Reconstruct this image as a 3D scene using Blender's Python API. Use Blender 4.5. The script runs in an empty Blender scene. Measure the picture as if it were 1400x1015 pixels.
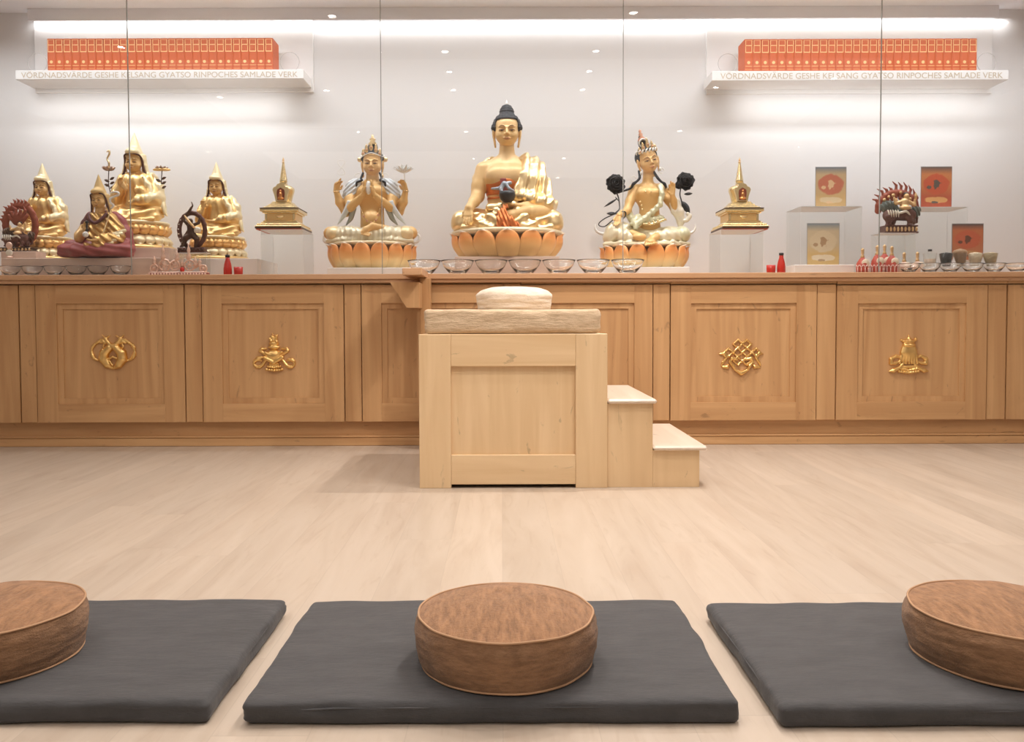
import bpy, bmesh, math, random
import numpy as np
from mathutils import Vector, Matrix, Euler
random.seed(7)
PI = math.pi
S = bpy.context.scene
COL = S.collection

# ------------------------------------------------------------------ camera
FPX, PITCH, ROLL, EYE = 1150.0, math.radians(2.0), math.radians(-0.2), 0.81
VPX, HORY = 686.0, 438.0
cam_d = bpy.data.cameras.new('camera'); cam = bpy.data.objects.new('camera', cam_d); COL.objects.link(cam)
cam_d.sensor_fit = 'HORIZONTAL'; cam_d.sensor_width = 36.0; cam_d.lens = FPX / 1400 * 36
cam_d.clip_start = 0.05; cam_d.clip_end = 60
SHX = 700 - VPX; SHY = (507.5 - FPX * math.tan(PITCH)) - HORY     # content moves left / up by these pixels
cam_d.shift_x = SHX / 1400; cam_d.shift_y = -SHY / 1400
cam.location = (0, 0, EYE)
RM = Matrix.Rotation(PI / 2 - PITCH, 3, 'X') @ Matrix.Rotation(ROLL, 3, 'Z')
cam.rotation_euler = RM.to_euler()
S.camera = cam

def ray(px, py):
    v = Vector(((px - 700 + SHX) / FPX, -(py - 507.5 + SHY) / FPX, -1.0))
    return RM @ v
def atY(px, py, Y):
    r = ray(px, py); t = Y / r.y
    return Vector((r.x * t, Y, EYE + r.z * t))
def atZ(px, py, z):
    r = ray(px, py); t = (z - EYE) / r.z
    return Vector((r.x * t, r.y * t, z))
def atX(px, py, X):
    r = ray(px, py); t = X / r.x
    return Vector((X, r.y * t, EYE + r.z * t))

# ------------------------------------------------------------------ view, world and lights
vs = S.view_settings
vs.view_transform = 'Standard'; vs.look = 'None'; vs.gamma = 1.0; vs.use_curve_mapping = False
vs.exposure = 0.04
S.cycles.transparent_max_bounces = 32; S.cycles.max_bounces = 10; S.cycles.transmission_bounces = 10; S.cycles.sample_clamp_indirect = 30; S.cycles.caustics_refractive = True
W = bpy.data.worlds.new('world'); S.world = W; W.use_nodes = True
W.node_tree.nodes['Background'].inputs[0].default_value = (1, .98, .97, 1)
W.node_tree.nodes['Background'].inputs[1].default_value = 0.3

YC, YTOP, YG, YW, ZCEIL = 5.40, 5.355, 5.385, 6.40, 3.13     # door face, worktop edge, glass, back wall, ceiling
YT = 4.03                                                  # throne front
def area(name, loc, rot, sx, sy, power, color=(1, .95, .9), spread=180):
    l = bpy.data.lights.new(name, 'AREA'); l.shape = 'RECTANGLE'; l.size = sx; l.size_y = sy
    l.energy = power; l.color = color; l.spread = math.radians(spread)
    o = bpy.data.objects.new(name, l); COL.objects.link(o); o.location = loc; o.rotation_euler = rot
    return o
WARM = (1.0, 0.92, 0.86)
# broad soft fill added under the ceiling, no real panels, behind camera and above floor
area('ceiling_fill_light', (0.2, 2.0, ZCEIL - .03), (0, 0, 0), 6.5, 2.6, 22, (1, .96, .93))
area('ceiling_fill_light', (0, -1.8, ZCEIL - .03), (0, 0, 0), 6.5, 2.2, 24, (1, .96, .93))
# LED strips: along the cove above the wall, and under each book shelf
area('cove_strip_light', (0.15, YW - .05, 3.06), (math.radians(8), 0, 0), 7.3, .03, 12, (.98, .99, 1))
area('shelf_strip_light', (-2.55, YW - .2, 2.46), (math.radians(40), 0, 0), 1.9, .06, 3.2, (.98, .99, 1))
area('shelf_strip_light', (2.72, YW - .2, 2.46), (math.radians(40), 0, 0), 1.9, .06, 3.2, (.98, .99, 1))
area('display_fill_light', (0, 5.60, ZCEIL - .02), (math.radians(16), 0, 0), 8.6, .12, 50, (.94, .97, 1), 125)  # added fill that brightens wall and statues, not a real fitting
SPOT_W = 26
STRONG = {(1.0, 4.35): 170, (.82, 3.45): 70, (.82, 2.86): 60, (.82, 2.24): 45, (-.48, 3.45): 14, (-.48, 2.86): 50, (-.48, 2.24): 30, (-1.28, 4.3): 14}
DOWN = [(-.48, 3.45), (-.48, 2.86), (-.48, 2.24), (.82, 3.45), (.82, 2.86), (.82, 2.24), (-1.75, 2.24), (2.14, 2.3), (-1.75, .37), (-.43, .37), (2.19, .37), (-.39, -1.35), (.9, -1.35), (.92, -3.0), (-4.0, -.8), (3.94, 4.1), (4.0, -.6), (1.0, 4.35), (-1.28, 4.3), (-3.2, 3.6), (-2.9, 2.0), (3.2, 2.6)]

# ------------------------------------------------------------------ materials
MATS = {}
def mat(name, color, rough=.5, metal=0.0, **kw):
    if name in MATS: return MATS[name]
    m = bpy.data.materials.new(name); m.use_nodes = True; MATS[name] = m
    b = m.node_tree.nodes['Principled BSDF']
    b.inputs['Base Color'].default_value = (*color, 1); b.inputs['Roughness'].default_value = rough
    b.inputs['Metallic'].default_value = metal
    for k, v in kw.items():
        b.inputs[k.replace('_', ' ')].default_value = v
    return m
def nd(m, t, **kw):
    n = m.node_tree.nodes.new(t)
    for k, v in kw.items(): setattr(n, k, v)
    return n
def lk(m, a, b): m.node_tree.links.new(a, b)
def ramp(m, stops):
    r = nd(m, 'ShaderNodeValToRGB'); e = r.color_ramp.elements
    while len(e) > 1: e.remove(e[-1])
    e[0].position = stops[0][0]; e[0].color = (*stops[0][1], 1)
    for p, c in stops[1:]:
        x = e.new(p); x.color = (*c, 1)
    return r
def bump_noise(m, scale, strength, dist=.01, stretch=(1, 1, 1), detail=4, coord='Object'):
    tc = nd(m, 'ShaderNodeTexCoord'); mp = nd(m, 'ShaderNodeMapping'); n = nd(m, 'ShaderNodeTexNoise'); b = nd(m, 'ShaderNodeBump')
    mp.inputs['Scale'].default_value = stretch; n.inputs['Scale'].default_value = scale; n.inputs['Detail'].default_value = detail
    b.inputs['Strength'].default_value = strength; b.inputs['Distance'].default_value = dist
    lk(m, tc.outputs[coord], mp.inputs[0]); lk(m, mp.outputs[0], n.inputs[0]); lk(m, n.outputs[0], b.inputs['Height'])
    lk(m, b.outputs[0], m.node_tree.nodes['Principled BSDF'].inputs['Normal'])
    return n
def wood(name, c_dark, c_light, axis='Z', rough=.42, contrast=.5, scale=1.0, fig=1.0):
    """maple: long faint streaks along one axis with small darker flecks"""
    if name in MATS: return MATS[name]
    m = mat(name, c_light, rough); P = m.node_tree.nodes['Principled BSDF']
    st = {'X': (.55, 9, 9), 'Y': (9, .55, 9), 'Z': (9, 9, .55)}[axis]
    tc = nd(m, 'ShaderNodeTexCoord'); oi = nd(m, 'ShaderNodeObjectInfo')
    off = nd(m, 'ShaderNodeVectorMath', operation='MULTIPLY_ADD'); mul = nd(m, 'ShaderNodeVectorMath', operation='SCALE')
    off.inputs[1].default_value = (1, 1, 1)
    cx = nd(m, 'ShaderNodeCombineXYZ')
    for i, f in enumerate((7.3, 3.1, 5.7)):
        mm = nd(m, 'ShaderNodeMath', operation='MULTIPLY'); mm.inputs[1].default_value = f
        lk(m, oi.outputs['Random'], mm.inputs[0]); lk(m, mm.outputs[0], cx.inputs[i])
    add = nd(m, 'ShaderNodeVectorMath', operation='ADD'); lk(m, tc.outputs['Object'], add.inputs[0]); lk(m, cx.outputs[0], add.inputs[1])
    mp = nd(m, 'ShaderNodeMapping'); mp.inputs['Scale'].default_value = tuple(s * scale for s in st); lk(m, add.outputs[0], mp.inputs[0])
    n1 = nd(m, 'ShaderNodeTexNoise'); n1.inputs['Scale'].default_value = 1.3; n1.inputs['Detail'].default_value = 5; n1.inputs['Distortion'].default_value = .9
    lk(m, mp.outputs[0], n1.inputs[0])
    r1 = ramp(m, [(.5 - contrast * .4, c_dark), (.5 + contrast * .35, c_light)]); lk(m, n1.outputs[0], r1.inputs[0])
    # flecks and figure
    mp2 = nd(m, 'ShaderNodeMapping'); mp2.inputs['Scale'].default_value = tuple((4.5 if s > 1 else 1.4) * scale for s in st); lk(m, add.outputs[0], mp2.inputs[0])
    n2 = nd(m, 'ShaderNodeTexNoise'); n2.inputs['Scale'].default_value = 2.2; n2.inputs['Detail'].default_value = 8; n2.inputs['Roughness'].default_value = .62; n2.inputs['Distortion'].default_value = 2.6
    lk(m, mp2.outputs[0], n2.inputs[0])
    r2 = ramp(m, [(.31, (1 - .28 * fig,) * 3), (.37, (1, 1, 1))]); lk(m, n2.outputs[0], r2.inputs[0])
    mx = nd(m, 'ShaderNodeMixRGB', blend_type='MULTIPLY'); mx.inputs[0].default_value = 1
    lk(m, r1.outputs[0], mx.inputs[1]); lk(m, r2.outputs[0], mx.inputs[2]); lk(m, mx.outputs[0], P.inputs['Base Color'])
    b = nd(m, 'ShaderNodeBump'); b.inputs['Strength'].default_value = .08; b.inputs['Distance'].default_value = .002
    lk(m, n2.outputs[0], b.inputs['Height']); lk(m, b.outputs[0], P.inputs['Normal'])
    return m

# ------------------------------------------------------------------ object helpers
def link(o, parent=None):
    COL.objects.link(o)
    if parent is not None: o.parent = parent
    return o
def tag(o, label=None, cat=None, group=None, kind=None):
    if label: o['label'] = label
    if cat: o['category'] = cat
    if group: o['group'] = group
    if kind: o['kind'] = kind
    return o
def thing(name, label, cat, loc=(0, 0, 0), group=None, rz=0):
    o = bpy.data.objects.new(name, None); o.empty_display_size = .05; COL.objects.link(o)
    o.location = loc; o.rotation_euler = (0, 0, rz)
    return tag(o, label, cat, group)
class MB:
    """collects simple solids into one mesh"""
    def __init__(s): s.v = []; s.f = []; s.sm = []
    def add(s, v, f, smooth=False):
        n = len(s.v); s.v += [tuple(p) for p in v]; s.f += [tuple(i + n for i in q) for q in f]; s.sm += [smooth] * len(f)
        return s
    def box(s, x0, x1, y0, y1, z0, z1, b=0.0):
        if b <= 0:
            v = [(x, y, z) for x in (x0, x1) for y in (y0, y1) for z in (z0, z1)]
            return s.add(v, [(0, 1, 3, 2), (4, 6, 7, 5), (0, 4, 5, 1), (2, 3, 7, 6), (0, 2, 6, 4), (1, 5, 7, 3)])
        b = min(b, abs(x1 - x0) / 2.01, abs(y1 - y0) / 2.01, abs(z1 - z0) / 2.01)
        v = []; idx = {}
        L = ((x0, x1), (y0, y1), (z0, z1))
        for ax in range(3):
            for cx in (0, 1):
                for cy in (0, 1):
                    for cz in (0, 1):
                        c = (cx, cy, cz); p = []
                        for a in range(3):
                            e = L[a][c[a]]
                            if a != ax: e += b if c[a] == 0 else -b
                            p.append(e)
                        idx[(ax,) + c] = len(v); v.append(p)
        f = []
        for ax in range(3):
            o = [a for a in range(3) if a != ax]
            for c in (0, 1):
                q = []
                for (p, r) in ((0, 0), (1, 0), (1, 1), (0, 1)):
                    k = [0, 0, 0]; k[ax] = c; k[o[0]] = p; k[o[1]] = r; q.append(idx[(ax,) + tuple(k)])
                f.append(q)
        for a in range(3):
            o = [q for q in range(3) if q != a]
            for p in (0, 1):
                for r in (0, 1):
                    k0 = [0, 0, 0]; k0[o[0]] = p; k0[o[1]] = r; k1 = list(k0); k1[a] = 1
                    f.append([idx[(o[0],) + tuple(k0)], idx[(o[0],) + tuple(k1)], idx[(o[1],) + tuple(k1)], idx[(o[1],) + tuple(k0)]])
        for cx in (0, 1):
            for cy in (0, 1):
                for cz in (0, 1): f.append([idx[(a, cx, cy, cz)] for a in range(3)])
        return s.add(v, f)
    def tube(s, pts, r, n=8, closed=False, flat=None):
        pts = [Vector(p) for p in pts]; N = len(pts)
        rs = list(r) if hasattr(r, '__len__') else [r] * N
        if 3 <= N < 14 and not closed:                      # round the corners with a spline through the points
            q, w = [], []
            for i in range(N - 1):
                a, b, c, d = pts[max(i - 1, 0)], pts[i], pts[i + 1], pts[min(i + 2, N - 1)]
                for k in range(4):
                    t = k / 4; q.append(.5 * (2 * b + (c - a) * t + (2 * a - 5 * b + 4 * c - d) * t * t + (3 * b - a - 3 * c + d) * t ** 3)); w.append(rs[i] + (rs[i + 1] - rs[i]) * t)
            pts, rs = q + [pts[-1]], w + [rs[-1]]; N = len(pts)
        v = []; up = None
        for i in range(N):
            a = pts[i - 1] if (i or closed) else pts[0]; b = pts[(i + 1) % N] if (i < N - 1 or closed) else pts[-1]
            t = (b - a).normalized()
            if up is None:
                up = Vector((0, 0, 1)) if abs(t.z) < .9 else Vector((1, 0, 0))
            u = t.cross(up)
            if u.length < 1e-6: u = t.cross(Vector((1, 0, 0.3)))
            u.normalize(); w = u.cross(t); w.normalize(); up = w
            for k in range(n):
                an = 2 * PI * k / n
                q = u * math.cos(an) * rs[i] + w * math.sin(an) * rs[i]
                if flat: q = Vector((q.x * flat[0], q.y * flat[1], q.z * flat[2]))
                v.append(pts[i] + q)
        f = []
        for i in range(N if closed else N - 1):
            j = (i + 1) % N
            for k in range(n):
                k2 = (k + 1) % n; f.append((i * n + k, i * n + k2, j * n + k2, j * n + k))
        if not closed: f.append(tuple(range(n))[::-1]); f.append(tuple((N - 1) * n + k for k in range(n)))
        return s.add(v, f, True)
    def lathe(s, prof, n=24, c=(0, 0, 0), smooth=True, sx=1, sy=1, closed=False):
        v = []; N = len(prof)
        for (r, z) in prof:
            for k in range(n):
                a = 2 * PI * k / n; v.append((c[0] + r * math.cos(a) * sx, c[1] + r * math.sin(a) * sy, c[2] + z))
        f = []
        for i in range(N if closed else N - 1):
            j = (i + 1) % N
            for k in range(n):
                k2 = (k + 1) % n; f.append((i * n + k, i * n + k2, j * n + k2, j * n + k))
        if not closed:
            if prof[0][0] > 1e-6: f.append(tuple(range(n))[::-1])
            if prof[-1][0] > 1e-6: f.append(tuple((N - 1) * n + k for k in range(n)))
        return s.add(v, f, smooth)
    def ball(s, c, r, n=12, m=8):
        rr = r if hasattr(r, '__len__') else (r, r, r)
        pr = [(max(math.sin(PI * i / m), 1e-4), -math.cos(PI * i / m) * rr[2]) for i in range(m + 1)]
        return s.lathe([(a, b) for a, b in pr], n, c, True, rr[0], rr[1])
    def prism(s, poly, y0, y1):
        """outline in x,z pushed through y"""
        n = len(poly); v = [(x, y0, z) for x, z in poly] + [(x, y1, z) for x, z in poly]
        f = [tuple(range(n)), tuple(range(n, 2 * n))[::-1]] + [(i, (i + 1) % n + 0, (i + 1) % n + n, i + n)[::-1] for i in range(n)]
        return s.add(v, f)
    def build(s, name, m, parent=None, scale=1.0, off=(0, 0, 0), merge=True):
        me = bpy.data.meshes.new(name)
        me.from_pydata([tuple((p[i] * scale + off[i]) for i in range(3)) for p in s.v], [], s.f)
        me.polygons.foreach_set('use_smooth', s.sm)
        bm = bmesh.new(); bm.from_mesh(me)
        if merge: bmesh.ops.remove_doubles(bm, verts=bm.verts, dist=1e-5)
        bmesh.ops.recalc_face_normals(bm, faces=bm.faces); bm.to_mesh(me); bm.free()
        me.materials.append(m); me.update()
        return link(bpy.data.objects.new(name, me), parent)
def struct(name, mb, m):
    o = mb.build(name, m); o['kind'] = 'structure'; return o
def copy_tree(o, parent=None, share=True):
    c = o.copy(); COL.objects.link(c); c.parent = parent
    for ch in list(o.children): copy_tree(ch, c)
    return c

# ------------------------------------------------------------------ sculpting volume (signed distance, meshed with surface nets)
class Vol:
    def __init__(s, lo, hi, h):
        s.lo = np.array(lo, 'f4'); s.h = h
        s.ax = [np.arange(lo[i], hi[i] + h, h, dtype='f4') for i in range(3)]
        s.d = np.full([len(a) for a in s.ax], 50.0, 'f4')
    def op(s, fn, lo, hi, k=1.5, mode='u'):
        sl = []
        for i in range(3):
            a = max(0, int((lo[i] - k - 2 * s.h - s.lo[i]) / s.h)); b = min(len(s.ax[i]), int((hi[i] + k + 2 * s.h - s.lo[i]) / s.h) + 2)
            if b <= a: return s
            sl.append(slice(a, b))
        sl = tuple(sl)
        X = s.ax[0][sl[0]][:, None, None]; Y = s.ax[1][sl[1]][None, :, None]; Z = s.ax[2][sl[2]][None, None, :]
        d1 = fn(X, Y, Z); d = s.d[sl]
        if mode == 'u':
            h = np.clip(.5 + .5 * (d - d1) / k, 0, 1); s.d[sl] = d * (1 - h) + d1 * h - k * h * (1 - h)
        elif mode == 's':
            h = np.clip(.5 - .5 * (d + d1) / k, 0, 1); s.d[sl] = d * (1 - h) - d1 * h + k * h * (1 - h)
        elif mode == 'i':
            h = np.clip(.5 - .5 * (d - d1) / k, 0, 1); s.d[sl] = d * (1 - h) + d1 * h + k * h * (1 - h)
        elif mode == 'add': s.d[sl] = d + d1
        return s
    def ell(s, c, r, k=1.5, mode='u', rx=0, ry=0, rz=0):
        c = [float(q) for q in c]; r = [float(q) for q in r]; R = None
        if rx or ry or rz: R = np.array(Euler((math.radians(rx), math.radians(ry), math.radians(rz))).to_matrix().transposed())
        mr = max(r) if R is not None else None
        e = [mr] * 3 if mr else r
        def fn(X, Y, Z):
            x, y, z = X - c[0], Y - c[1], Z - c[2]
            if R is not None: x, y, z = [R[i, 0] * x + R[i, 1] * y + R[i, 2] * z for i in range(3)]
            k0 = np.sqrt((x / r[0]) ** 2 + (y / r[1]) ** 2 + (z / r[2]) ** 2)
            k1 = np.sqrt((x / r[0] ** 2) ** 2 + (y / r[1] ** 2) ** 2 + (z / r[2] ** 2) ** 2)
            return k0 * (k0 - 1) / np.maximum(k1, 1e-5)
        return s.op(fn, [c[i] - e[i] for i in range(3)], [c[i] + e[i] for i in range(3)], k, mode)
    def cap(s, a, b, ra, rb=None, k=1.5, mode='u', sc=(1, 1, 1)):
        rb = ra if rb is None else rb
        A = np.array(a, 'f8') / sc; B = np.array(b, 'f8') / sc; BA = B - A; L = max(float(BA @ BA), 1e-6); m = min(sc)
        def fn(X, Y, Z):
            x, y, z = X / sc[0] - A[0], Y / sc[1] - A[1], Z / sc[2] - A[2]
            t = np.clip((x * BA[0] + y * BA[1] + z * BA[2]) / L, 0, 1)
            return (np.sqrt((x - t * BA[0]) ** 2 + (y - t * BA[1]) ** 2 + (z - t * BA[2]) ** 2) - (ra + (rb - ra) * t)) * m
        r = max(ra, rb)
        return s.op(fn, [min(a[i], b[i]) - r * sc[i] for i in range(3)], [max(a[i], b[i]) + r * sc[i] for i in range(3)], k, mode)
    def tube(s, pts, rs, k=1.5, mode='u', sc=(1, 1, 1)):
        if not hasattr(rs, '__len__'): rs = [rs] * len(pts)
        for i in range(len(pts) - 1): s.cap(pts[i], pts[i + 1], rs[i], rs[i + 1], k, mode, sc)
        return s
    def box(s, c, e, r=1.0, k=1.5, mode='u', rx=0, ry=0, rz=0):
        R = np.array(Euler((math.radians(rx), math.radians(ry), math.radians(rz))).to_matrix().transposed())
        def fn(X, Y, Z):
            x, y, z = X - c[0], Y - c[1], Z - c[2]
            x, y, z = [R[i, 0] * x + R[i, 1] * y + R[i, 2] * z for i in range(3)]
            q = [np.abs(v) - e[i] + r for i, v in enumerate((x, y, z))]
            return np.sqrt(np.maximum(q[0], 0) ** 2 + np.maximum(q[1], 0) ** 2 + np.maximum(q[2], 0) ** 2) + np.minimum(np.maximum(q[0], np.maximum(q[1], q[2])), 0) - r
        m = float(np.linalg.norm(e)) if (rx or ry or rz) else None
        e2 = [m] * 3 if m else e
        return s.op(fn, [c[i] - e2[i] for i in range(3)], [c[i] + e2[i] for i in range(3)], k, mode)
    def warp(s, fn, lo=None, hi=None):
        lo = s.lo if lo is None else lo; hi = [a[-1] for a in s.ax] if hi is None else hi
        return s.op(fn, lo, hi, .01, 'add')
    def surf(s, x, z, side=-1):
        i = int(round((x - s.lo[0]) / s.h)); k = int(round((z - s.lo[2]) / s.h)); col = s.d[i, :, k]; w = np.nonzero(col < 0)[0]
        if not len(w): return 0.0
        j = w[0]; y = s.ax[1][j]
        if j: y -= s.h * (-col[j]) / (col[j - 1] - col[j])
        return float(y)
    def net(s):
        d = s.d; I = d < 0
        m = I[:-1, :-1, :-1].astype('u1')
        acc = np.zeros(m.shape, 'u1')
        for a in (0, 1):
            for b in (0, 1):
                for c in (0, 1): acc += I[a:I.shape[0] - 1 + a, b:I.shape[1] - 1 + b, c:I.shape[2] - 1 + c]
        act = (acc > 0) & (acc < 8); ii = np.argwhere(act); idx = -np.ones(act.shape, 'i4'); idx[act] = np.arange(len(ii))
        C = {}
        for a in (0, 1):
            for b in (0, 1):
                for c in (0, 1): C[a, b, c] = d[ii[:, 0] + a, ii[:, 1] + b, ii[:, 2] + c]
        P = np.zeros((len(ii), 3)); N = np.zeros(len(ii))
        for axx in range(3):
            for u in (0, 1):
                for v in (0, 1):
                    p0 = [u, v]; p0.insert(axx, 0); p1 = [u, v]; p1.insert(axx, 1)
                    a = C[tuple(p0)]; b = C[tuple(p1)]; x = (a < 0) != (b < 0); t = np.where(x, a / np.where(x, a - b, 1), 0)
                    q = np.array(p0, 'f8')[None, :] + np.eye(3)[axx][None, :] * t[:, None]; P += q * x[:, None]; N += x
        V = (ii + P / N[:, None]) * s.h + s.lo
        F = []
        for axx in range(3):
            o = [q for q in range(3) if q != axx]
            s0 = [slice(None)] * 3; s1 = [slice(None)] * 3; s0[axx] = slice(0, -1); s1[axx] = slice(1, None)
            A = I[tuple(s0)]; B = I[tuple(s1)]; e = np.argwhere(A != B)
            e = e[(e[:, o[0]] > 0) & (e[:, o[1]] > 0) & (e[:, o[0]] < d.shape[o[0]] - 1) & (e[:, o[1]] < d.shape[o[1]] - 1)]
            if not len(e): continue
            def cell(du, dv):
                q = e.copy(); q[:, o[0]] -= du; q[:, o[1]] -= dv; return idx[q[:, 0], q[:, 1], q[:, 2]]
            Q = np.stack([cell(1, 1), cell(0, 1), cell(0, 0), cell(1, 0)], 1)
            flip = ~A[e[:, 0], e[:, 1], e[:, 2]]
            if axx == 1: flip = ~flip
            Q[flip] = Q[flip][:, ::-1]
            F.append(Q)
        return V, np.concatenate(F)
def raw(name, V, F, m, parent=None, scale=1.0, off=(0, 0, 0)):
    me = bpy.data.meshes.new(name); V = V * scale + np.array(off)
    me.vertices.add(len(V)); me.vertices.foreach_set('co', V.astype('f4').ravel())
    me.loops.add(F.size); me.loops.foreach_set('vertex_index', F.astype('i4').ravel())
    me.polygons.add(len(F)); me.polygons.foreach_set('loop_start', np.arange(0, F.size, 4, dtype='i4'))
    me.polygons.foreach_set('use_smooth', np.ones(len(F), bool))
    me.update(calc_edges=True); me.validate(); me.materials.append(m)
    return link(bpy.data.objects.new(name, me), parent)
def sculpt(name, vols, m, parent, scale):
    """one mesh out of one or more volumes; a volume may come with a transform"""
    Vs, Fs, n = [], [], 0
    for it in vols if isinstance(vols, list) else [vols]:
        v, M = it if isinstance(it, tuple) else (it, None)
        V, F = v.net()
        if M is not None: V = V @ np.array(M.to_3x3()).T + np.array(M.translation)
        Vs.append(V); Fs.append(F + n); n += len(V)
    return raw(name, np.concatenate(Vs), np.concatenate(Fs), m, parent, scale)
# ------------------------------------------------------------------ room
M_wall = mat('painted_wall', (.78, .76, .757), .6)
M_white = mat('white_lacquer', (.86, .83, .82), .35)
M_ceil = mat('ceiling_paint', (.91, .91, .95), .7)
M_roomwall = mat('room_paint', (.82, .79, .78), .7)
def floor_mat():
    m = mat('maple_floor', (.6, .45, .33), .38); P = m.node_tree.nodes['Principled BSDF']
    tc = nd(m, 'ShaderNodeTexCoord'); sp = nd(m, 'ShaderNodeSeparateXYZ'); lk(m, tc.outputs['Object'], sp.inputs[0])
    def mth(op, a, b=None, c=None):
        n = nd(m, 'ShaderNodeMath', operation=op)
        for i, v in enumerate((a, b, c)):
            if v is None: continue
            if isinstance(v, (int, float)): n.inputs[i].default_value = v
            else: lk(m, v, n.inputs[i])
        return n.outputs[0]
    w = .19
    u = mth('DIVIDE', sp.outputs[0], w); col = mth('FLOOR', u); fx = mth('FRACT', u)
    wn = nd(m, 'ShaderNodeTexWhiteNoise', noise_dimensions='1D'); lk(m, col, wn.inputs['W'])
    yy = mth('ADD', mth('DIVIDE', sp.outputs[1], 2.1), mth('MULTIPLY', wn.outputs[0], 7.0)); row = mth('FLOOR', yy); fy = mth('FRACT', yy)
    wn2 = nd(m, 'ShaderNodeTexWhiteNoise', noise_dimensions='2D'); cb = nd(m, 'ShaderNodeCombineXYZ'); lk(m, col, cb.inputs[0]); lk(m, row, cb.inputs[1]); lk(m, cb.outputs[0], wn2.inputs['Vector'])
    # grain
    off = nd(m, 'ShaderNodeCombineXYZ'); lk(m, mth('ADD', mth('MULTIPLY', sp.outputs[0], 7.0), mth('MULTIPLY', wn2.outputs[0], 31.0)), off.inputs[0]); lk(m, mth('MULTIPLY', sp.outputs[1], .8), off.inputs[1])
    n1 = nd(m, 'ShaderNodeTexNoise'); n1.inputs['Scale'].default_value = 1.1; n1.inputs['Detail'].default_value = 6; n1.inputs['Distortion'].default_value = 1.6; lk(m, off.outputs[0], n1.inputs[0])
    wv = nd(m, 'ShaderNodeTexNoise'); wv.inputs['Scale'].default_value = 2.6; wv.inputs['Detail'].default_value = 8; wv.inputs['Distortion'].default_value = 2.2; lk(m, off.outputs[0], wv.inputs[0])
    r = ramp(m, [(.25, (.485, .39, .305)), (.5, (.54, .45, .36)), (.72, (.58, .49, .40))]); lk(m, n1.outputs[0], r.inputs[0])
    r2 = ramp(m, [(.28, (.90, .875, .85)), (.44, (1, 1, 1))]); lk(m, wv.outputs[0], r2.inputs[0])
    mx = nd(m, 'ShaderNodeMixRGB', blend_type='MULTIPLY'); mx.inputs[0].default_value = .8; lk(m, r.outputs[0], mx.inputs[1]); lk(m, r2.outputs[0], mx.inputs[2])
    tone = mth('ADD', mth('MULTIPLY', wn2.outputs[0], .10), .94)
    seam = mth('MAXIMUM', mth('GREATER_THAN', mth('ABSOLUTE', mth('SUBTRACT', fx, .5)), .4945), mth('GREATER_THAN', mth('ABSOLUTE', mth('SUBTRACT', fy, .5)), .4993))
    tone2 = mth('MULTIPLY', tone, mth('SUBTRACT', 1.0, mth('MULTIPLY', seam, .10)))
    mx2 = nd(m, 'ShaderNodeVectorMath', operation='SCALE'); lk(m, mx.outputs[0], mx2.inputs[0]); lk(m, tone2, mx2.inputs['Scale'])
    lk(m, mx2.outputs[0], P.inputs['Base Color'])
    b = nd(m, 'ShaderNodeBump'); b.inputs['Strength'].default_value = .15; b.inputs['Distance'].default_value = .001; lk(m, n1.outputs[0], b.inputs['Height']); lk(m, b.outputs[0], P.inputs['Normal'])
    return m
struct('floor', MB().box(-5.2, 5.2, -4.5, YW + .1, -.1, 0), floor_mat())
struct('ceiling', MB().box(-5.2, 5.2, -4.5, YW + .1, ZCEIL, ZCEIL + .1), M_ceil)
struct('wall_back', MB().box(-5.2, 5.2, YW, YW + .12, 0, ZCEIL), M_wall)
struct('wall_left', MB().box(-5.3, -5.2, -4.5, YW + .1, 0, ZCEIL), M_roomwall)
struct('wall_right', MB().box(5.2, 5.3, -4.5, YW + .1, 0, ZCEIL), M_roomwall)
struct('wall_front', MB().box(-5.2, 5.2, -4.6, -4.5, 0, ZCEIL), M_roomwall)
# cove fascia carrying the light strip
xa, xb = atY(46, 22, YW).x, atY(1357, 22, YW).x
zt, zb = atY(700, 16, YW - .07).z, atY(700, 27, YW - .07).z
struct('trim_1', MB().box(xa, xb, YW - .085, YW - .07, zb, ZCEIL, .002), M_ceil)

# downlights: seen only as small reflections in the glass
M_ring = mat('fitting_white', (.8, .78, .76), .3)
M_lamp = mat('lamp_lens', (1, .95, .88), .4); _b = M_lamp.node_tree.nodes['Principled BSDF']
_b.inputs['Emission Color'].default_value = (1, .9, .8, 1); _b.inputs['Emission Strength'].default_value = 90
ORD = ['first', 'second', 'third', 'fourth', 'fifth', 'sixth', 'seventh', 'eighth', 'ninth', 'tenth', 'eleventh', 'twelfth', 'thirteenth', 'fourteenth', 'fifteenth', 'sixteenth', 'seventeenth', 'eighteenth', 'nineteenth', 'twentieth', 'twenty-first', 'twenty-second', 'twenty-third', 'twenty-fourth', 'twenty-fifth', 'twenty-sixth', 'twenty-seventh', 'twenty-eighth', 'twenty-ninth', 'thirtieth']
d0 = thing('ceiling_downlight', 'small round ceiling downlight mirrored as a dot in the glass', 'ceiling light', (DOWN[0][0], DOWN[0][1], ZCEIL), 'ceiling downlights mirrored in the glass')
MB().lathe([(.03, -.012), (.045, -.014), (.055, -.008), (.056, 0.0), (.03, 0.0)], 24, closed=True).build('trim_ring', M_ring, d0)
MB().lathe([(1e-4, -.005), (.03, -.005), (.03, -.002), (1e-4, -.002)], 20).build('lens', M_lamp, d0)
for i, (x, y) in enumerate(DOWN):
    o = d0 if i == 0 else copy_tree(d0)
    o.location = (x, y, ZCEIL)
    l = bpy.data.lights.new('downlight', 'SPOT'); l.energy = SPOT_W; l.color = WARM; l.spot_size = math.radians(125); l.spot_blend = .8; l.shadow_soft_size = .04
    lo = bpy.data.objects.new('downlight', l); COL.objects.link(lo); lo.location = (x, y, ZCEIL - .03)
    l.energy = STRONG.get((x, y), SPOT_W)

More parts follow.
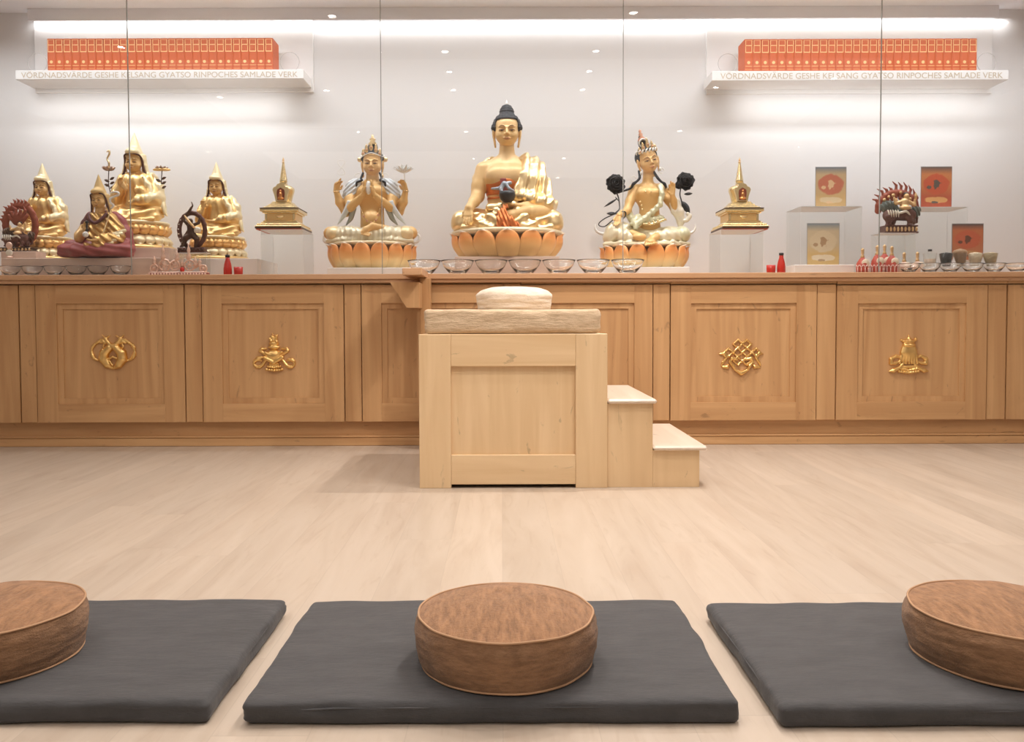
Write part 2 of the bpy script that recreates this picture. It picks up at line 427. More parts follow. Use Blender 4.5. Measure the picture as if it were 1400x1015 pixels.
# ------------------------------------------------------------------ cabinets
WC = dict(c_dark=(.52, .285, .125), c_light=(.67, .405, .195))
M_cabV = wood('maple_cabinet_upright', axis='Z', **WC)
M_cabH = wood('maple_cabinet_level', axis='X', **WC)
M_top = wood('maple_worktop', (.55, .31, .16), (.69, .42, .24), 'X')
M_gold = mat('gilt_metal', (.92, .62, .24), .28, 1.0)
bump_noise(M_gold, 14, .05, .004)
PXC = YC / FPX
ZT = atY(686, 374, YTOP).z
def dz(py): return atY(686, py, YC).z
Z_DT, Z_DB = dz(389), dz(576)
edges = [(-175, 26), (50, 252), (277, 470), (495, 688), (713, 892), (917, 1116), (1144, 1349), (1377, 1580)]
tops = [386, 386, 387, 387, 388, 389, 390, 390]
def ring(x0, x1, z0, z1, tx, tz_, ya, yb):
    m = MB(); O = [(x0, z0), (x1, z0), (x1, z1), (x0, z1)]; I = [(x0 + tx, z0 + tz_), (x1 - tx, z0 + tz_), (x1 - tx, z1 - tz_), (x0 + tx, z1 - tz_)]
    V = [(x, y, z) for L in (O, I) for y in (ya, yb) for x, z in L]; F = []
    for i in range(4):
        j = (i + 1) % 4
        F += [(i, j, 8 + j, 8 + i), (4 + i, 12 + i, 12 + j, 4 + j), (i, 4 + i, 4 + j, j), (8 + i, 8 + j, 12 + j, 12 + i)]
    return m.add(V, F)
def X(px): return atY(px, 480, YC).x
places = ['partly cut off at the left edge of the photo', 'at the left', 'under the red bottle left of the centre', 'just left of the throne', 'just behind and right of the throne', 'second to the right of the throne', 'at the right', 'partly cut off at the right edge of the photo']
motif = ['', ' with a gilt pair of fishes', ' with a gilt vase', ' with a plain panel', ' with a plain panel', ' with a gilt endless knot', ' with a gilt victory banner', '']

def emblem(kind, parent, cx, cz, yf):
    """gilt relief in photo pixels, u right, w up"""
    v = Vol((-36, -16, -34), (36, 5, 34), .55)
    def T(pts, r, y=-1.0, fl=.8):
        P = [(p[0], y - (p[2] if len(p) > 2 else 0), p[1]) for p in pts]; v.tube(P, r, .8)
    def arc(cx, cz, r, a0, a1, rr, n=9, y=-1.0, asp=1.0):
        T([(cx + r * math.cos(math.radians(a0 + (a1 - a0) * i / n)), cz + r * asp * math.sin(math.radians(a0 + (a1 - a0) * i / n))) for i in range(n + 1)], rr, y)
    if kind == 'fishes':
        for sx in (-1, 1):
            # fat body curving down to a shared point, neck up to a forked tail
            T([(sx * 1, -22), (sx * 8, -17), (sx * 13, -9), (sx * 12, -1), (sx * 5, 6), (-sx * 1, 9)], [1.8, 5, 6.6, 6.4, 5, 3.4], -1 - (sx > 0) * .8)
            T([(-sx * 1 * -1, 8), (sx * 7, 14), (sx * 10, 19)], [3, 2.4, 2], -1.5)
            T([(sx * 9, 18), (sx * 15, 24)], [1.6, .6]); T([(sx * 10, 19), (sx * 4, 23)], [1.8, .7]); T([(sx * 10, 18), (sx * 17, 17), (sx * 22, 13)], [1.8, 1.6, 2.2])
            # ribbon loops at the sides
            arc(sx * 20, 1, 9.5, 100 if sx < 0 else 80, 260 if sx < 0 else -80, [1.2, 1.6, 2.2, 2.0, 1.4, 2.0, 2.6, 2.4, 1.6, 1.2], asp=1.25)
            T([(sx * 12, 12), (sx * 14, 8), (sx * 12, 5)], 1.1); T([(sx * 20, -11), (sx * 15, -11), (sx * 11, -13)], [1.6, 2.2, 2.4]); T([(sx * 17, 13), (sx * 13, 15), (sx * 9, 12)], [1.6, 2.2, 1.6])
            for q in range(5): v.ell((sx * (13 + q % 2), -6, -8 + q * 3), (1.2, 1.2, 1.0), .6)
        T([(-5, -9), (0, -6), (6, -9)], 1.5, -3)
        T([(-4, -12), (0, -18)], 1.2, -4)
    elif kind == 'vase':
        v.ell((0, -1, -1), (13, 6, 9), 1); v.ell((0, -1, -10), (5, 4, 4), 1.5)
        T([(-12, -3), (0, -10), (12, -3)], 2.6, -5); T([(-11, 4), (0, -2), (11, 4)], 1.8, -5)
        for r, z in ((11, -21), (9, -17), (6, -14)):
            for q in range(-3, 4): v.ell((q * r / 3.2, -2, z + abs(q) * .5), (r / 5, 2.4, 1.9), .5)
        v.ell((0, -1, 11), (8.5, 4, 3), .8); v.ell((0, -1, 16), (7, 4, 3.4), .8)
        for i in range(9):
            a = i * 2.4; v.ell((math.cos(a) * 4.5, -4, 19 + i * .9), (2.1, 2, 2.1), .4)
        v.ell((0, -1, 22), (5, 4, 5), 1); T([(-1, 26), (-2, 30)], .8); T([(1, 25), (5, 28)], .8)
        for sx in (-1, 1):
            T([(sx * 9, 2), (sx * 13, 2), (sx * 19, 6), (sx * 17, 9), (sx * 11, 9)], [1.5, 2, 2.2, 2, 1.5])
            arc(sx * 22, -11, 6, 180 if sx > 0 else 0, 500 if sx > 0 else -320, [1.5, 2, 2.4, 2.2, 1.8, 1.6, 2, 2.4, 2, 1.2], asp=.85)
            T([(sx * 11, -6), (sx * 16, -13), (sx * 20, -16)], [1.6, 2.2, 2])
        T([(-26, -8), (-22, -4), (-17, -3)], [2, 2.6, 2])
    elif kind == 'knot':
        s = 6.6
        def D(a, b): return ((a - b) * s * .98 + 1.5, (a + b) * s * .90 + 5)
        def path(pts, lift=0): T([D(*p) for p in pts], 1.35, -1.2 - lift)
        for k in (-1, 0, 1):
            P0, P1 = D(k, -1.9), D(k, 1.9); n = 12
            T([(P0[0] + (P1[0] - P0[0]) * i / n, P0[1] + (P1[1] - P0[1]) * i / n, .9 * math.cos(i * PI / 2 + k * PI)) for i in range(n + 1)], 1.35, -1.8)
            P0, P1 = D(-1.9, k), D(1.9, k)
            T([(P0[0] + (P1[0] - P0[0]) * i / n, P0[1] + (P1[1] - P0[1]) * i / n, -.9 * math.cos(i * PI / 2 + k * PI)) for i in range(n + 1)], 1.35, -1.8)
        path([(0, 1.9), (1, 1.9)]); path([(1.9, 0), (1.9, 1)]); path([(0, -1.9), (-1, -1.9)]); path([(-1.9, 0), (-1.9, -1)])
        path([(-1, 1.9), (-1.9, 1.9), (-1.9, 1)]); path([(1, -1.9), (1.9, -1.9), (1.9, -1)])
        for sx in (-1, 1):
            T([(sx * 30, 3), (sx * 24, 3), (sx * 20, -2), (sx * 25, -9), (sx * 27, -13)], [.8, 2.4, 2, 1.6, .8])
            T([(sx * 25, -15), (sx * 19, -15), (sx * 17, -12)], [1.8, 2.6, 1])
            T([(sx * 6, -5), (sx * 13, -3), (sx * 16, -8), (sx * 11, -14), (sx * 9, -18)], [1.6, 2.2, 1.6, 2.2, 1.6], -2.6)
        T([(-8, -19), (0, -23.5), (9, -19)], [1.6, 3.2, 1.6], -2)
    else:
        v.cap((0, -1, 7), (0, -1, 19), 12, 8, 1, sc=(1, .42, 1)); v.ell((0, -2, 17), (9, 5, 3.2), .5); v.ell((0, -1, 22.5), (10, 4.4, 2), .5)
        v.ell((-9.5, -1, 24), (2.4, 2, 1.6), .7); v.ell((9.5, -1, 25), (2, 2, 2.4), .7); v.cap((0, -1, 22), (0, -1, 31), 2.8, .7, .8)
        for q in range(-3, 4):
            T([(q * 2.4, 12), (q * 3.3, 1), (q * 4.0, -8)], [1.7, 2.2, 1.5], -3 + abs(q) * .5)
        for r, z in ((13, -21), (10.5, -17.5)):
            for q in range(-4, 5): v.ell((q * r / 4, -2, z + abs(q) * .45), (r / 6.4, 2.4, 2), .5)
        T([(-8, -13), (8, -13)], 2, -1)
        for sx in (-1, 1):
            T([(sx * 9, -1), (sx * 17, 2), (sx * 24, -2), (sx * 24, -8), (sx * 18, -8), (sx * 12, -5)], [1.6, 2, 2.6, 2.6, 2, 1.6])
            T([(sx * 7, -8), (sx * 13, -14), (sx * 21, -18), (sx * 27, -19)], [1.6, 2.2, 3, .8], -2)
    for s_ in (1,):
        o = sculpt('emblem', v, M_gold, parent, PXC)
    o.location = (cx, yf, cz)
    return o

for i, (a, b) in enumerate(edges):
    x0, x1 = X(a), X(b); xr = X(edges[i + 1][0]) if i + 1 < len(edges) else x1 + .12
    cab = thing('cabinet', 'maple base cabinet' + motif[i] + ', ' + places[i], 'cabinet', (x0, YC, 0), 'maple cabinets along the altar')
    zt, zb = dz(tops[i] + 2) , Z_DB
    w = x1 - x0
    # carcass with the pilaster to the right of the door, top rail, all just behind the door face
    g = .006
    zc = ZT - .045
    MB().box(.001, xr - x0 - .001, .036, .62, Z_DB - .005, zc).build('body', M_cabV, cab)
    MB().box(w + g, xr - x0 - g, .004, .035, Z_DB, zt + .002, .002).build('pilaster', M_cabV, cab)
    MB().box(.001, xr - x0 - .001, .004, .035, zt + .008, zc, .001).build('top_rail', M_cabH, cab)
    # door: stiles, rails, stepped inner frame, flat panel
    st = .205 * w / .95 * .5 + .03; st = (28 / 202) * w
    rl = (25 / 188) * (zt - zb)
    door = ring(0, w, zb, zt, st, rl, 0, .028).build('door', M_cabV, cab)
    for (za, zbb) in ((zt - rl - .0005, zt - .001), (zb + .001, zb + rl + .0005)): MB().box(st, w - st, -.0008, .02, za, zbb, .0006).build('door_rail', M_cabH, door)
    a0, a1, c0, c1 = st, w - st, zb + rl, zt - rl; t = .036
    ring(a0 + .0005, a1 - .0005, c0 + .0005, c1 - .0005, t, t, .010, .028).build('panel_moulding', M_cabV, door)
    MB().box(a0 + t, a1 - t, .018, .028, c0 + t, c1 - t).build('door_panel', M_cabV, door)
    kind = {1: 'fishes', 2: 'vase', 5: 'knot', 6: 'banner'}.get(i)
    if kind:
        ex, ey = {1: (153.5, 482), 2: (374, 486), 5: (1014, 487), 6: (1243.5, 489)}[i]
        e = emblem(kind, door, atY(ex, ey, YC).x - x0, atY(ex, ey, YC).z, .018)
        e['label'] = 'gilt metal relief fixed on the door panel'
# plinth and worktop
pl = thing('cabinet_plinth', 'long recessed maple plinth under the row of cabinets', 'plinth', (0, YC + .05, 0))
zf = dz(578)
MB().box(-5.1, 5.1, 0, .5, 0, Z_DB - .0065).build('kickboard', M_cabH, pl)
MB().box(-5.1, 5.1, -.03, -.001, .0, .055, .004).build('skirting', M_cabH, pl)
MB().box(-5.1, 5.1, -.034, 0, .056, .064, .002).build('ledge_moulding', M_cabH, pl)
ZT = atY(686, 374, YTOP).z
wt = thing('worktop', 'continuous maple worktop carrying the statues along the whole altar', 'worktop', (0, YTOP, ZT))
MB().box(-5.1, 5.1, 0, YW - YTOP - .002, -.034, 0, .003).build('top_board', M_top, wt)
MB().box(-5.1, 5.1, .012, .043, atY(686, 386, YTOP).z - ZT, -.0345, .002).build('under_moulding', M_top, wt)

# ------------------------------------------------------------------ glass screen
def thin_glass(base=.035):
    m = bpy.data.materials.new('pane_glass'); m.use_nodes = True; nt = m.node_tree
    for n in list(nt.nodes): nt.nodes.remove(n)
    out = nt.nodes.new('ShaderNodeOutputMaterial'); mix = nt.nodes.new('ShaderNodeMixShader'); tr = nt.nodes.new('ShaderNodeBsdfTransparent'); gl = nt.nodes.new('ShaderNodeBsdfGlossy')
    lw = nt.nodes.new('ShaderNodeLayerWeight'); lw.inputs[0].default_value = .5
    pw_ = nt.nodes.new('ShaderNodeMath'); pw_.operation = 'POWER'; pw_.inputs[1].default_value = 4.0; fr = nt.nodes.new('ShaderNodeMath'); fr.operation = 'MULTIPLY_ADD'; fr.inputs[1].default_value = .6; fr.inputs[2].default_value = base
    nt.links.new(lw.outputs['Facing'], pw_.inputs[0]); nt.links.new(pw_.outputs[0], fr.inputs[0])
    tr.inputs[0].default_value = (.985, .99, .985, 1); gl.inputs['Roughness'].default_value = 0.0
    nt.links.new(fr.outputs[0], mix.inputs[0]); nt.links.new(tr.outputs[0], mix.inputs[1]); nt.links.new(gl.outputs[0], mix.inputs[2]); nt.links.new(mix.outputs[0], out.inputs[0])
    return m
M_pane = thin_glass()
M_edge = mat('glass_edge', (.35, .36, .34), .2)
gx = [-4.9] + [atY(p, 250, YG).x for p in (178, 522, 852, 1203)] + [4.9]
gn = ['leftmost pane, before the gilt teachers', 'second pane from the left, before the left stupa', 'middle pane, before the seated figure with black hair', 'fourth pane, before the right stupa', 'rightmost pane, before the hanging cards']
for i in range(5):
    g = thing('glass_screen', 'tall clear glass ' + gn[i], 'glass pane', (gx[i], YG, ZT), 'clear glass panes before the altar')
    w = gx[i + 1] - gx[i]
    MB().box(.003, w - .003, -.004, .004, .001, ZCEIL - ZT - .002).build('pane', M_pane, g)
    if i < 4: MB().box(w - .0028, w + .0008, -.005, .005, .001, ZCEIL - ZT - .002).build('pane_edge', M_edge, g)

# ------------------------------------------------------------------ the bracket end beside the throne
bk = thing('side_ledge', 'small maple ledge with post sticking out behind the left of the throne', 'ledge', (0, 0, 0))
p0 = atY(550, 384, 4.95); p1 = atY(577, 371, 4.95)
MB().box(p0.x, p1.x, 4.95, YTOP - .004, ZT - .03, ZT + .012, .003).build('ledge_board', M_top, bk)
q = [atY(533, 386, 5.05), atY(573, 386, 5.05), atY(573, 421, 5.05), atY(556, 421, 5.05)]
MB().prism([(v.x, v.z) for v in q], 5.05, YTOP - .004).build('bracket', M_cabV, bk)
a = atY(574, 400, 5.25).x; b = atY(588, 400, 5.25).x
MB().box(a, b, 5.25, YTOP - .004, 0, ZT - .032, .003).build('post', M_cabV, bk)

# ------------------------------------------------------------------ throne and steps
TH = dict(c_dark=(.69, .47, .25), c_light=(.82, .61, .37))
M_thV = wood('maple_throne_upright', axis='Z', contrast=.6, **TH)
M_thH = wood('maple_throne_level', axis='X', contrast=.6, **TH)
M_thR = wood('maple_throne_riser', (.68, .47, .26), (.77, .56, .33), 'Z')
M_tread = wood('maple_tread', (.68, .56, .45), (.78, .66, .55), 'Y', rough=.35)
tx0, tx1 = atY(573, 560, YT).x, atY(830.5, 560, YT).x
TZ = atY(700, 457, YT).z; TD = .88
th = thing('throne', 'box shaped maple throne standing in the middle of the floor', 'throne', (tx0, YT, 0))
TW = tx1 - tx0
def tz(py): return atY(700, py, YT).z
pw = 43.5 / FPX * YT
MB().box(0, pw, 0, .06, 0, TZ, .002).build('corner_post', M_thV, th)
MB().box(TW - pw, TW, 0, .06, 0, TZ, .002).build('corner_post', M_thV, th)
MB().box(pw + .0006, TW - pw - .0006, .0015, .045, tz(501), TZ, .002).build('top_rail', M_thH, th)
MB().box(pw + .0006, TW - pw - .0006, .0015, .045, .018, tz(622.5), .002).build('bottom_rail', M_thH, th)
MB().box(pw, TW - pw, .022, .045, tz(624), tz(500)).build('front_panel', M_thV, th)
for xx in (.002, TW - .032): MB().box(xx, xx + .03, .061, TD, 0.0, TZ - .026).build('side_panel', M_thV, th)
MB().box(.033, TW - .033, TD - .03, TD, 0, TZ - .026).build('back_panel', M_thV, th)
MB().box(.001, TW - .001, .061, TD, TZ - .025, TZ - .001, .002).build('top_board', M_thH, th)

st = thing('step_unit', 'two tread maple steps against the right side of the throne', 'steps', (tx1, YT, 0))
w1 = atY(893, 600, YT).x - tx1; w2 = atY(957, 640, YT).x - tx1
z1, z2 = atY(860, 546, YT).z, atY(930, 610, YT).z
MB().box(.001, w1, .012, TD, 0, z1 - .022, .001).build('upper_riser', M_thR, st)
MB().box(w1 + .0005, w2, .012, TD, 0, z2 - .022, .001).build('lower_riser', M_thR, st)
MB().box(.001, atY(898, 546, YT).x - tx1, -.01, TD, z1 - .0215, z1, .008).build('upper_tread', M_tread, st)
MB().box(w1 + .001, atY(967, 610, YT).x - tx1, -.01, TD, z2 - .0215, z2, .008).build('lower_tread', M_tread, st)

# ------------------------------------------------------------------ cloth things
def cloth(name, c1, c2, scale=1.0, rough=.85, weave=520, stretch=(1, 1, 1), wr=.35):
    m = mat(name, c1, rough); P = m.node_tree.nodes['Principled BSDF']
    P.inputs['Sheen Weight'].default_value = .15
    tc = nd(m, 'ShaderNodeTexCoord'); mp = nd(m, 'ShaderNodeMapping'); mp.inputs['Scale'].default_value = stretch; lk(m, tc.outputs['Object'], mp.inputs[0])
    n = nd(m, 'ShaderNodeTexNoise'); n.inputs['Scale'].default_value = 18 * scale; n.inputs['Detail'].default_value = 9; n.inputs['Roughness'].default_value = .65; lk(m, mp.outputs[0], n.inputs[0])
    r = ramp(m, [(.35, c1), (.65, c2)]); lk(m, n.outputs[0], r.inputs[0]); lk(m, r.outputs[0], P.inputs['Base Color'])
    w = nd(m, 'ShaderNodeTexNoise'); w.inputs['Scale'].default_value = weave; w.inputs['Detail'].default_value = 2
    mp2 = nd(m, 'ShaderNodeMapping'); mp2.inputs['Scale'].default_value = (.25, 1, 1); lk(m, tc.outputs['Object'], mp2.inputs[0]); lk(m, mp2.outputs[0], w.inputs[0])
    b = nd(m, 'ShaderNodeBump'); b.inputs['Strength'].default_value = wr; b.inputs['Distance'].default_value = .002; lk(m, w.outputs[0], b.inputs['Height'])
    b2 = nd(m, 'ShaderNodeBump'); b2.inputs['Strength'].default_value = wr; b2.inputs['Distance'].default_value = .01; lk(m, n.outputs[0], b2.inputs['Height']); lk(m, b.outputs[0], b2.inputs['Normal'])
    lk(m, b2.outputs[0], P.inputs['Normal'])
    return m
M_mat = cloth('charcoal_cotton', (.048, .048, .050), (.068, .067, .070), .6, .8, 420, (1, 3, 1), .3)
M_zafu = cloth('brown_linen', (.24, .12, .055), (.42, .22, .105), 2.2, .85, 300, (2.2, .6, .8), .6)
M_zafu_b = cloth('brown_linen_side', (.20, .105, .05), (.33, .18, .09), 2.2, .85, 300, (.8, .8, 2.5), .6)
M_zafu_p = mat('tan_piping', (.50, .30, .17), .8)
M_cream = cloth('cream_velvet', (.54, .39, .24), (.72, .55, .37), 1.4, .8, 300, (.7, .7, 3), .8)
M_cream2 = cloth('pale_linen', (.74, .62, .48), (.82, .71, .58), 1.4, .8, 300, (1, 1, 2), .6)

def noise3(p, sc, seed=0):
    from mathutils import noise
    return noise.noise(Vector(p) * sc + Vector((seed * 3.1, seed * 1.7, 0)))
def soft_slab(w, d, h, r, nx, ny, puff, wrk, seed, skew=0, sag=.0):
    """rounded cushion slab, footprint w x d from its centre; z from 0 to h"""
    bm = bmesh.new(); bmesh.ops.create_cube(bm, size=1)
    me = bpy.data.meshes.new('t')
    bm.free()
    V, F = [], []; nz = 8
    def P(u, v, t):  # u,v,t in -1..1 on cube surface
        ax, ay, az = u, v, t
        hx, hy, hz = w / 2, d / 2, h / 2
        px, py, pz = ax * hx, ay * hy, az * hz
        ix, iy, iz = hx - r, hy - r, max(hz - r, 0)
        cx, cy, cz = max(-ix, min(ix, px)), max(-iy, min(iy, py)), max(-iz, min(iz, pz))
        dd = Vector((px - cx, py - cy, pz - cz))
        if dd.length > 1e-9: dd = dd.normalized() * min(r, hz) if True else dd
        q = Vector((cx, cy, cz)) + dd
        e = (1 - (q.x / hx) ** 2) * (1 - (q.y / hy) ** 2); e = max(e, 0) ** .35
        q.z += (puff * e if az > 0 else 0) * (q.z / hz if az > 0 else 0)
        nn = noise3((q.x * 1.0, q.y * 1.0, q.z * 3), 9, seed) * wrk + noise3((q.x * .4, q.y, q.z * 6), 22, seed + 3) * wrk * .5
        edge = 1 - e ** 2
        side = max(abs(q.x / hx), abs(q.y / hy))
        q.x += (q.x / hx) * nn * (.4 + edge); q.y += (q.y / hy) * nn * (.4 + edge); 
        if az > -.5: q.z += nn * .5
        q.z = max(q.z, -hz)
        return (q.x, q.y, q.z + hz)
    idx = {}
    def gv(key, u, v, t):
        k = (round(u, 5), round(v, 5), round(t, 5))
        if k not in idx: idx[k] = len(V); V.append(P(*k))
        return idx[k]
    def sp(n): # denser near edges
        return [math.sin((i / n - .5) * PI) * .6 + (2 * i / n - 1) * .4 for i in range(n + 1)]
    U, Wv, T = sp(nx), sp(ny), [2 * i / nz - 1 for i in range(nz + 1)]
    for (A, B, fn) in ((U, Wv, lambda a, b: (a, b, 1)), (U, Wv, lambda a, b: (a, b, -1)), (U, T, lambda a, b: (a, -1, b)), (U, T, lambda a, b: (a, 1, b)), (Wv, T, lambda a, b: (-1, a, b)), (Wv, T, lambda a, b: (1, a, b))):
        for i in range(len(A) - 1):
            for j in range(len(B) - 1):
                F.append([gv(0, *fn(A[i], B[j])), gv(0, *fn(A[i + 1], B[j])), gv(0, *fn(A[i + 1], B[j + 1])), gv(0, *fn(A[i], B[j + 1]))])
    return V, F
def rim(w, d, r, z, seed, wrk, n=160):
    pts = []
    for i in range(n):
        a = 2 * PI * i / n; c, s_ = math.cos(a), math.sin(a); e = 2 / 14
        x = (w / 2) * math.copysign(abs(c) ** e, c); y = (d / 2) * math.copysign(abs(s_) ** e, s_)
        nn = noise3((x, y, 0), 9, seed) * wrk
        pts.append((x * (1 + nn), y * (1 + nn), z + noise3((x, y, 1), 7, seed) * wrk * 1.5))
    return pts
HM = .046
def mat_thing(fl, fr, bl, br, label, seed):
    """corners given as photo pixels: front ones on the floor, back ones on the top edge"""
    A, B = atZ(*fl, 0.004), atZ(*fr, .004); C, D = atZ(*bl, HM), atZ(*br, HM)
    y0 = (A.y + B.y) / 2; y1 = (C.y + D.y) / 2; cx = (A.x + B.x + C.x + D.x) / 4; w = ((B.x - A.x) + (D.x - C.x)) / 2
    t = thing('floor_mat', label, 'meditation mat', (cx, (y0 + y1) / 2, 0), 'charcoal floor mats')
    V, F = soft_slab(w, y1 - y0, HM, .016, 70, 44, .006, .0035, seed)
    mb = MB(); mb.add(V, F, True); mb.build('mat_body', M_mat, t)
    MB().tube(rim(w - .006, y1 - y0 - .006, .02, HM - .012, seed, .004), .0022, 6, True).build('piping', M_mat, t)
    return t, cx, w
mat_thing((323, 990), (1026, 990), (433, 820), (917, 820), 'charcoal floor mat in the middle under the whole brown cushion', 1)
mat_thing((-420, 990), (283, 990), (-92, 820), (392, 820), 'charcoal floor mat at the left, cut by the frame', 2)
mat_thing((1080, 994), (1783, 994), (955, 823), (1440, 823), 'charcoal floor mat at the right, cut by the frame', 3)

def zafu(cx_px, y_front_px, dia, label, seed, h=.112, rz=0):
    z0 = HM + .002
    p = atZ(cx_px, y_front_px, z0); c = Vector((0, 0, z0)); R = dia / 2
    cy = p.y + R; cxw = atY(cx_px, 900, cy).x
    t = thing('round_cushion', label, 'meditation cushion', (cxw, cy, z0), 'round brown cushions on the mats', rz)
    n = 120; top = []; side = []
    def rad(a, zz):
        u_ = min(max(zz / h, 0), 1); base = R * (.90 + .10 * math.sin(PI * min(u_ * .72, 1)) ** .6 if u_ < .7 else .90 + .10 - .045 * ((u_ - .7) / .3) ** 2)
        return base * (1 + noise3((math.cos(a) * 1.2, math.sin(a) * 1.2, zz * 10), 2.2, seed) * .025 + noise3((math.cos(a) * 1.5, math.sin(a) * 1.5, zz * 90), 1.5, seed + 5) * .012)
    rings = 22; V = []; F = []
    for i in range(rings + 1):
        zz = h * i / rings
        for k in range(n):
            a = 2 * PI * k / n; r = rad(a, zz)
            if i == 0: r *= .97
            V.append((r * math.cos(a), r * math.sin(a), zz))
    V.append((0, 0, .0)); b0 = len(V) - 1
    for i in range(rings):
        for k in range(n): F.append((i * n + k, i * n + (k + 1) % n, (i + 1) * n + (k + 1) % n, (i + 1) * n + k))
    for k in range(n): F.append((b0, (k + 1) % n, k))
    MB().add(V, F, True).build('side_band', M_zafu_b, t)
    V = []; F = []; m = 16
    for i in range(m + 1):
        f = 1 - i / m
        for k in range(n):
            a = 2 * PI * k / n; r = rad(a, h) * f
            zz = h + .036 * (1 - f ** 2.2) + noise3((r * math.cos(a), r * math.sin(a), 0), 14, seed) * .004 * (1 - f ** 6)
            V.append((r * math.cos(a), r * math.sin(a), zz))
    for i in range(m):
        for k in range(n): F.append((i * n + k, i * n + (k + 1) % n, (i + 1) * n + (k + 1) % n, (i + 1) * n + k))
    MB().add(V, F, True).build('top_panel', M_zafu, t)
    for zz, nm in ((h, 'piping'), (.006, 'piping')):
        MB().tube([((rad(2 * PI * k / 96, zz) + .001) * math.cos(2 * PI * k / 96), (rad(2 * PI * k / 96, zz) + .001) * math.sin(2 * PI * k / 96), zz + .001) for k in range(96)], .0026, 8, True).build(nm, M_zafu_p, t)
    return t
zafu(692, 959, .405, 'round brown linen cushion on the middle mat, fully in view', 4)
zafu(-12, 953, .405, 'round brown linen cushion on the left mat, cut by the frame', 11)
zafu(1374, 957, .415, 'round brown linen cushion on the right mat, cut by the frame', 17)

# seat cushions on the throne
cz0, cz1 = TZ + .001, atY(700, 423, YT + .02).z
x0, x1 = atY(580, 440, YT + .02).x, atY(821, 440, YT + .02).x
t = thing('seat_cushion', 'thick flat cream velvet cushion lying on the throne', 'cushion', ((x0 + x1) / 2, YT + .02 + .40, cz0))
V, F = soft_slab(x1 - x0, .80, cz1 - cz0, .022, 60, 40, .0, .005, 21); MB().add(V, F, True).build('cushion_body', M_cream, t)
zz = cz1 + .004; yq = YT + .30
x0, x1 = atY(650, 410, yq + .18).x, atY(755.5, 410, yq + .18).x; ztop = atY(700, 391.5, yq + .1).z
t = thing('round_seat_cushion', 'small pale round cushion on top of the throne cushion', 'cushion', ((x0 + x1) / 2, yq + .18, zz))
R = (x1 - x0) / 2; hh = ztop - zz; V = []; F = []; n = 96; prof = []
for i in range(34):
    u = i / 33
    if u < .5: q = u / .5; r = .93 + .05 * math.sin(q * PI / 2); z = hh * .52 * q
    else: q = (u - .5) / .5; r = .98 * math.cos(q * PI / 2) ** .62 ; z = hh * (.52 + .48 * math.sin(q * PI / 2) ** .85)
    for k in range(n):
        a = 2 * PI * k / n; f = 1 + noise3((math.cos(a), math.sin(a), z * 30), 1.6, 8) * .03 + noise3((math.cos(a), math.sin(a), z * 60), 3.5, 8) * .012
        V.append((R * r * f * math.cos(a), R * r * f * math.sin(a), z + noise3((math.cos(a) * r, math.sin(a) * r, 0), 2.5, 3) * .004 * min(1, z * 40)))
for i in range(33):
    for k in range(n): F.append((i * n + k, i * n + (k + 1) % n, (i + 1) * n + (k + 1) % n, (i + 1) * n + k))
MB().add(V, F, True).build('cushion_body', M_cream2, t)
MB().tube([(R * .975 * math.cos(2 * PI * k / 60), R * .975 * math.sin(2 * PI * k / 60), hh * .50) for k in range(60)], .0016, 6, True).build('piping', M_cream2, t)
# ------------------------------------------------------------------ statue materials
M_robe = mat('polished_gold', (.92, .70, .38), .3, .9)
M_robe2 = mat('satin_gold', (.88, .60, .26), .38, .75)
M_skin = mat('matt_gold_skin', (.80, .53, .24), .42, .15)
M_skin2 = mat('ochre_gold_skin', (.78, .49, .20), .4, .15)
M_hat = mat('pale_gold_hat', (.90, .76, .48), .4, .4)
M_hatlin = mat('hat_lining', (.10, .035, .02), .6)
M_hair = mat('blue_black_hair', (.010, .012, .018), .6)
M_eye = mat('painted_line', (.09, .045, .03), .5)
M_lip = mat('painted_lips', (.52, .18, .08), .5)
M_pearl = mat('pearl_white', (.82, .76, .64), .28, .1)
M_silk = mat('ivory_silk', (.80, .72, .52), .32, .25)
M_green = mat('sage_silk', (.66, .64, .44), .35, .2)
M_bluew = mat('pale_blue_silk', (.68, .72, .76), .4)
M_grey = mat('grey_silk', (.42, .43, .40), .4, .2)
M_maroon = mat('maroon_robe', (.33, .065, .06), .45)
M_maroon_d = mat('dark_maroon_robe', (.11, .022, .02), .5)
M_red_gold = mat('red_gold', (.72, .22, .07), .3, .7)
M_black = mat('black_lacquer', (.018, .018, .02), .35)
M_bronze = mat('dark_bronze', (.10, .055, .035), .35, .6)
M_coral = mat('coral_beads', (.75, .38, .25), .4)
M_jewel = mat('gilt_jewellery', (.92, .72, .42), .25, .9)
M_whitel = mat('white_enamel', (.86, .84, .80), .3)
M_disc = mat('lotus_disc', (.80, .66, .44), .35, .3)
def petal_mat():
    m = mat('lotus_petal', (.85, .45, .15), .38, .1); P = m.node_tree.nodes['Principled BSDF']
    tc = nd(m, 'ShaderNodeTexCoord'); sp = nd(m, 'ShaderNodeSeparateXYZ'); lk(m, tc.outputs['Generated'], sp.inputs[0])
    r = ramp(m, [(0, (.90, .70, .36)), (.35, (.92, .62, .27)), (.75, (.86, .33, .09)), (.93, (.88, .42, .16)), (.97, (.92, .80, .66))]); lk(m, sp.outputs[2], r.inputs[0]); lk(m, r.outputs[0], P.inputs['Base Color'])
    return m
M_petal = petal_mat()
M_goldpetal = mat('gold_petal', (.86, .52, .20), .34, .7)

def xf(mb, M):
    mb.v = [tuple(M @ Vector(p)) for p in mb.v]; return mb
def place(X0, Y0, Y):
    """world point of a statue's base centre and metres per photo pixel there"""
    return atY(X0, Y0, Y), Y / FPX

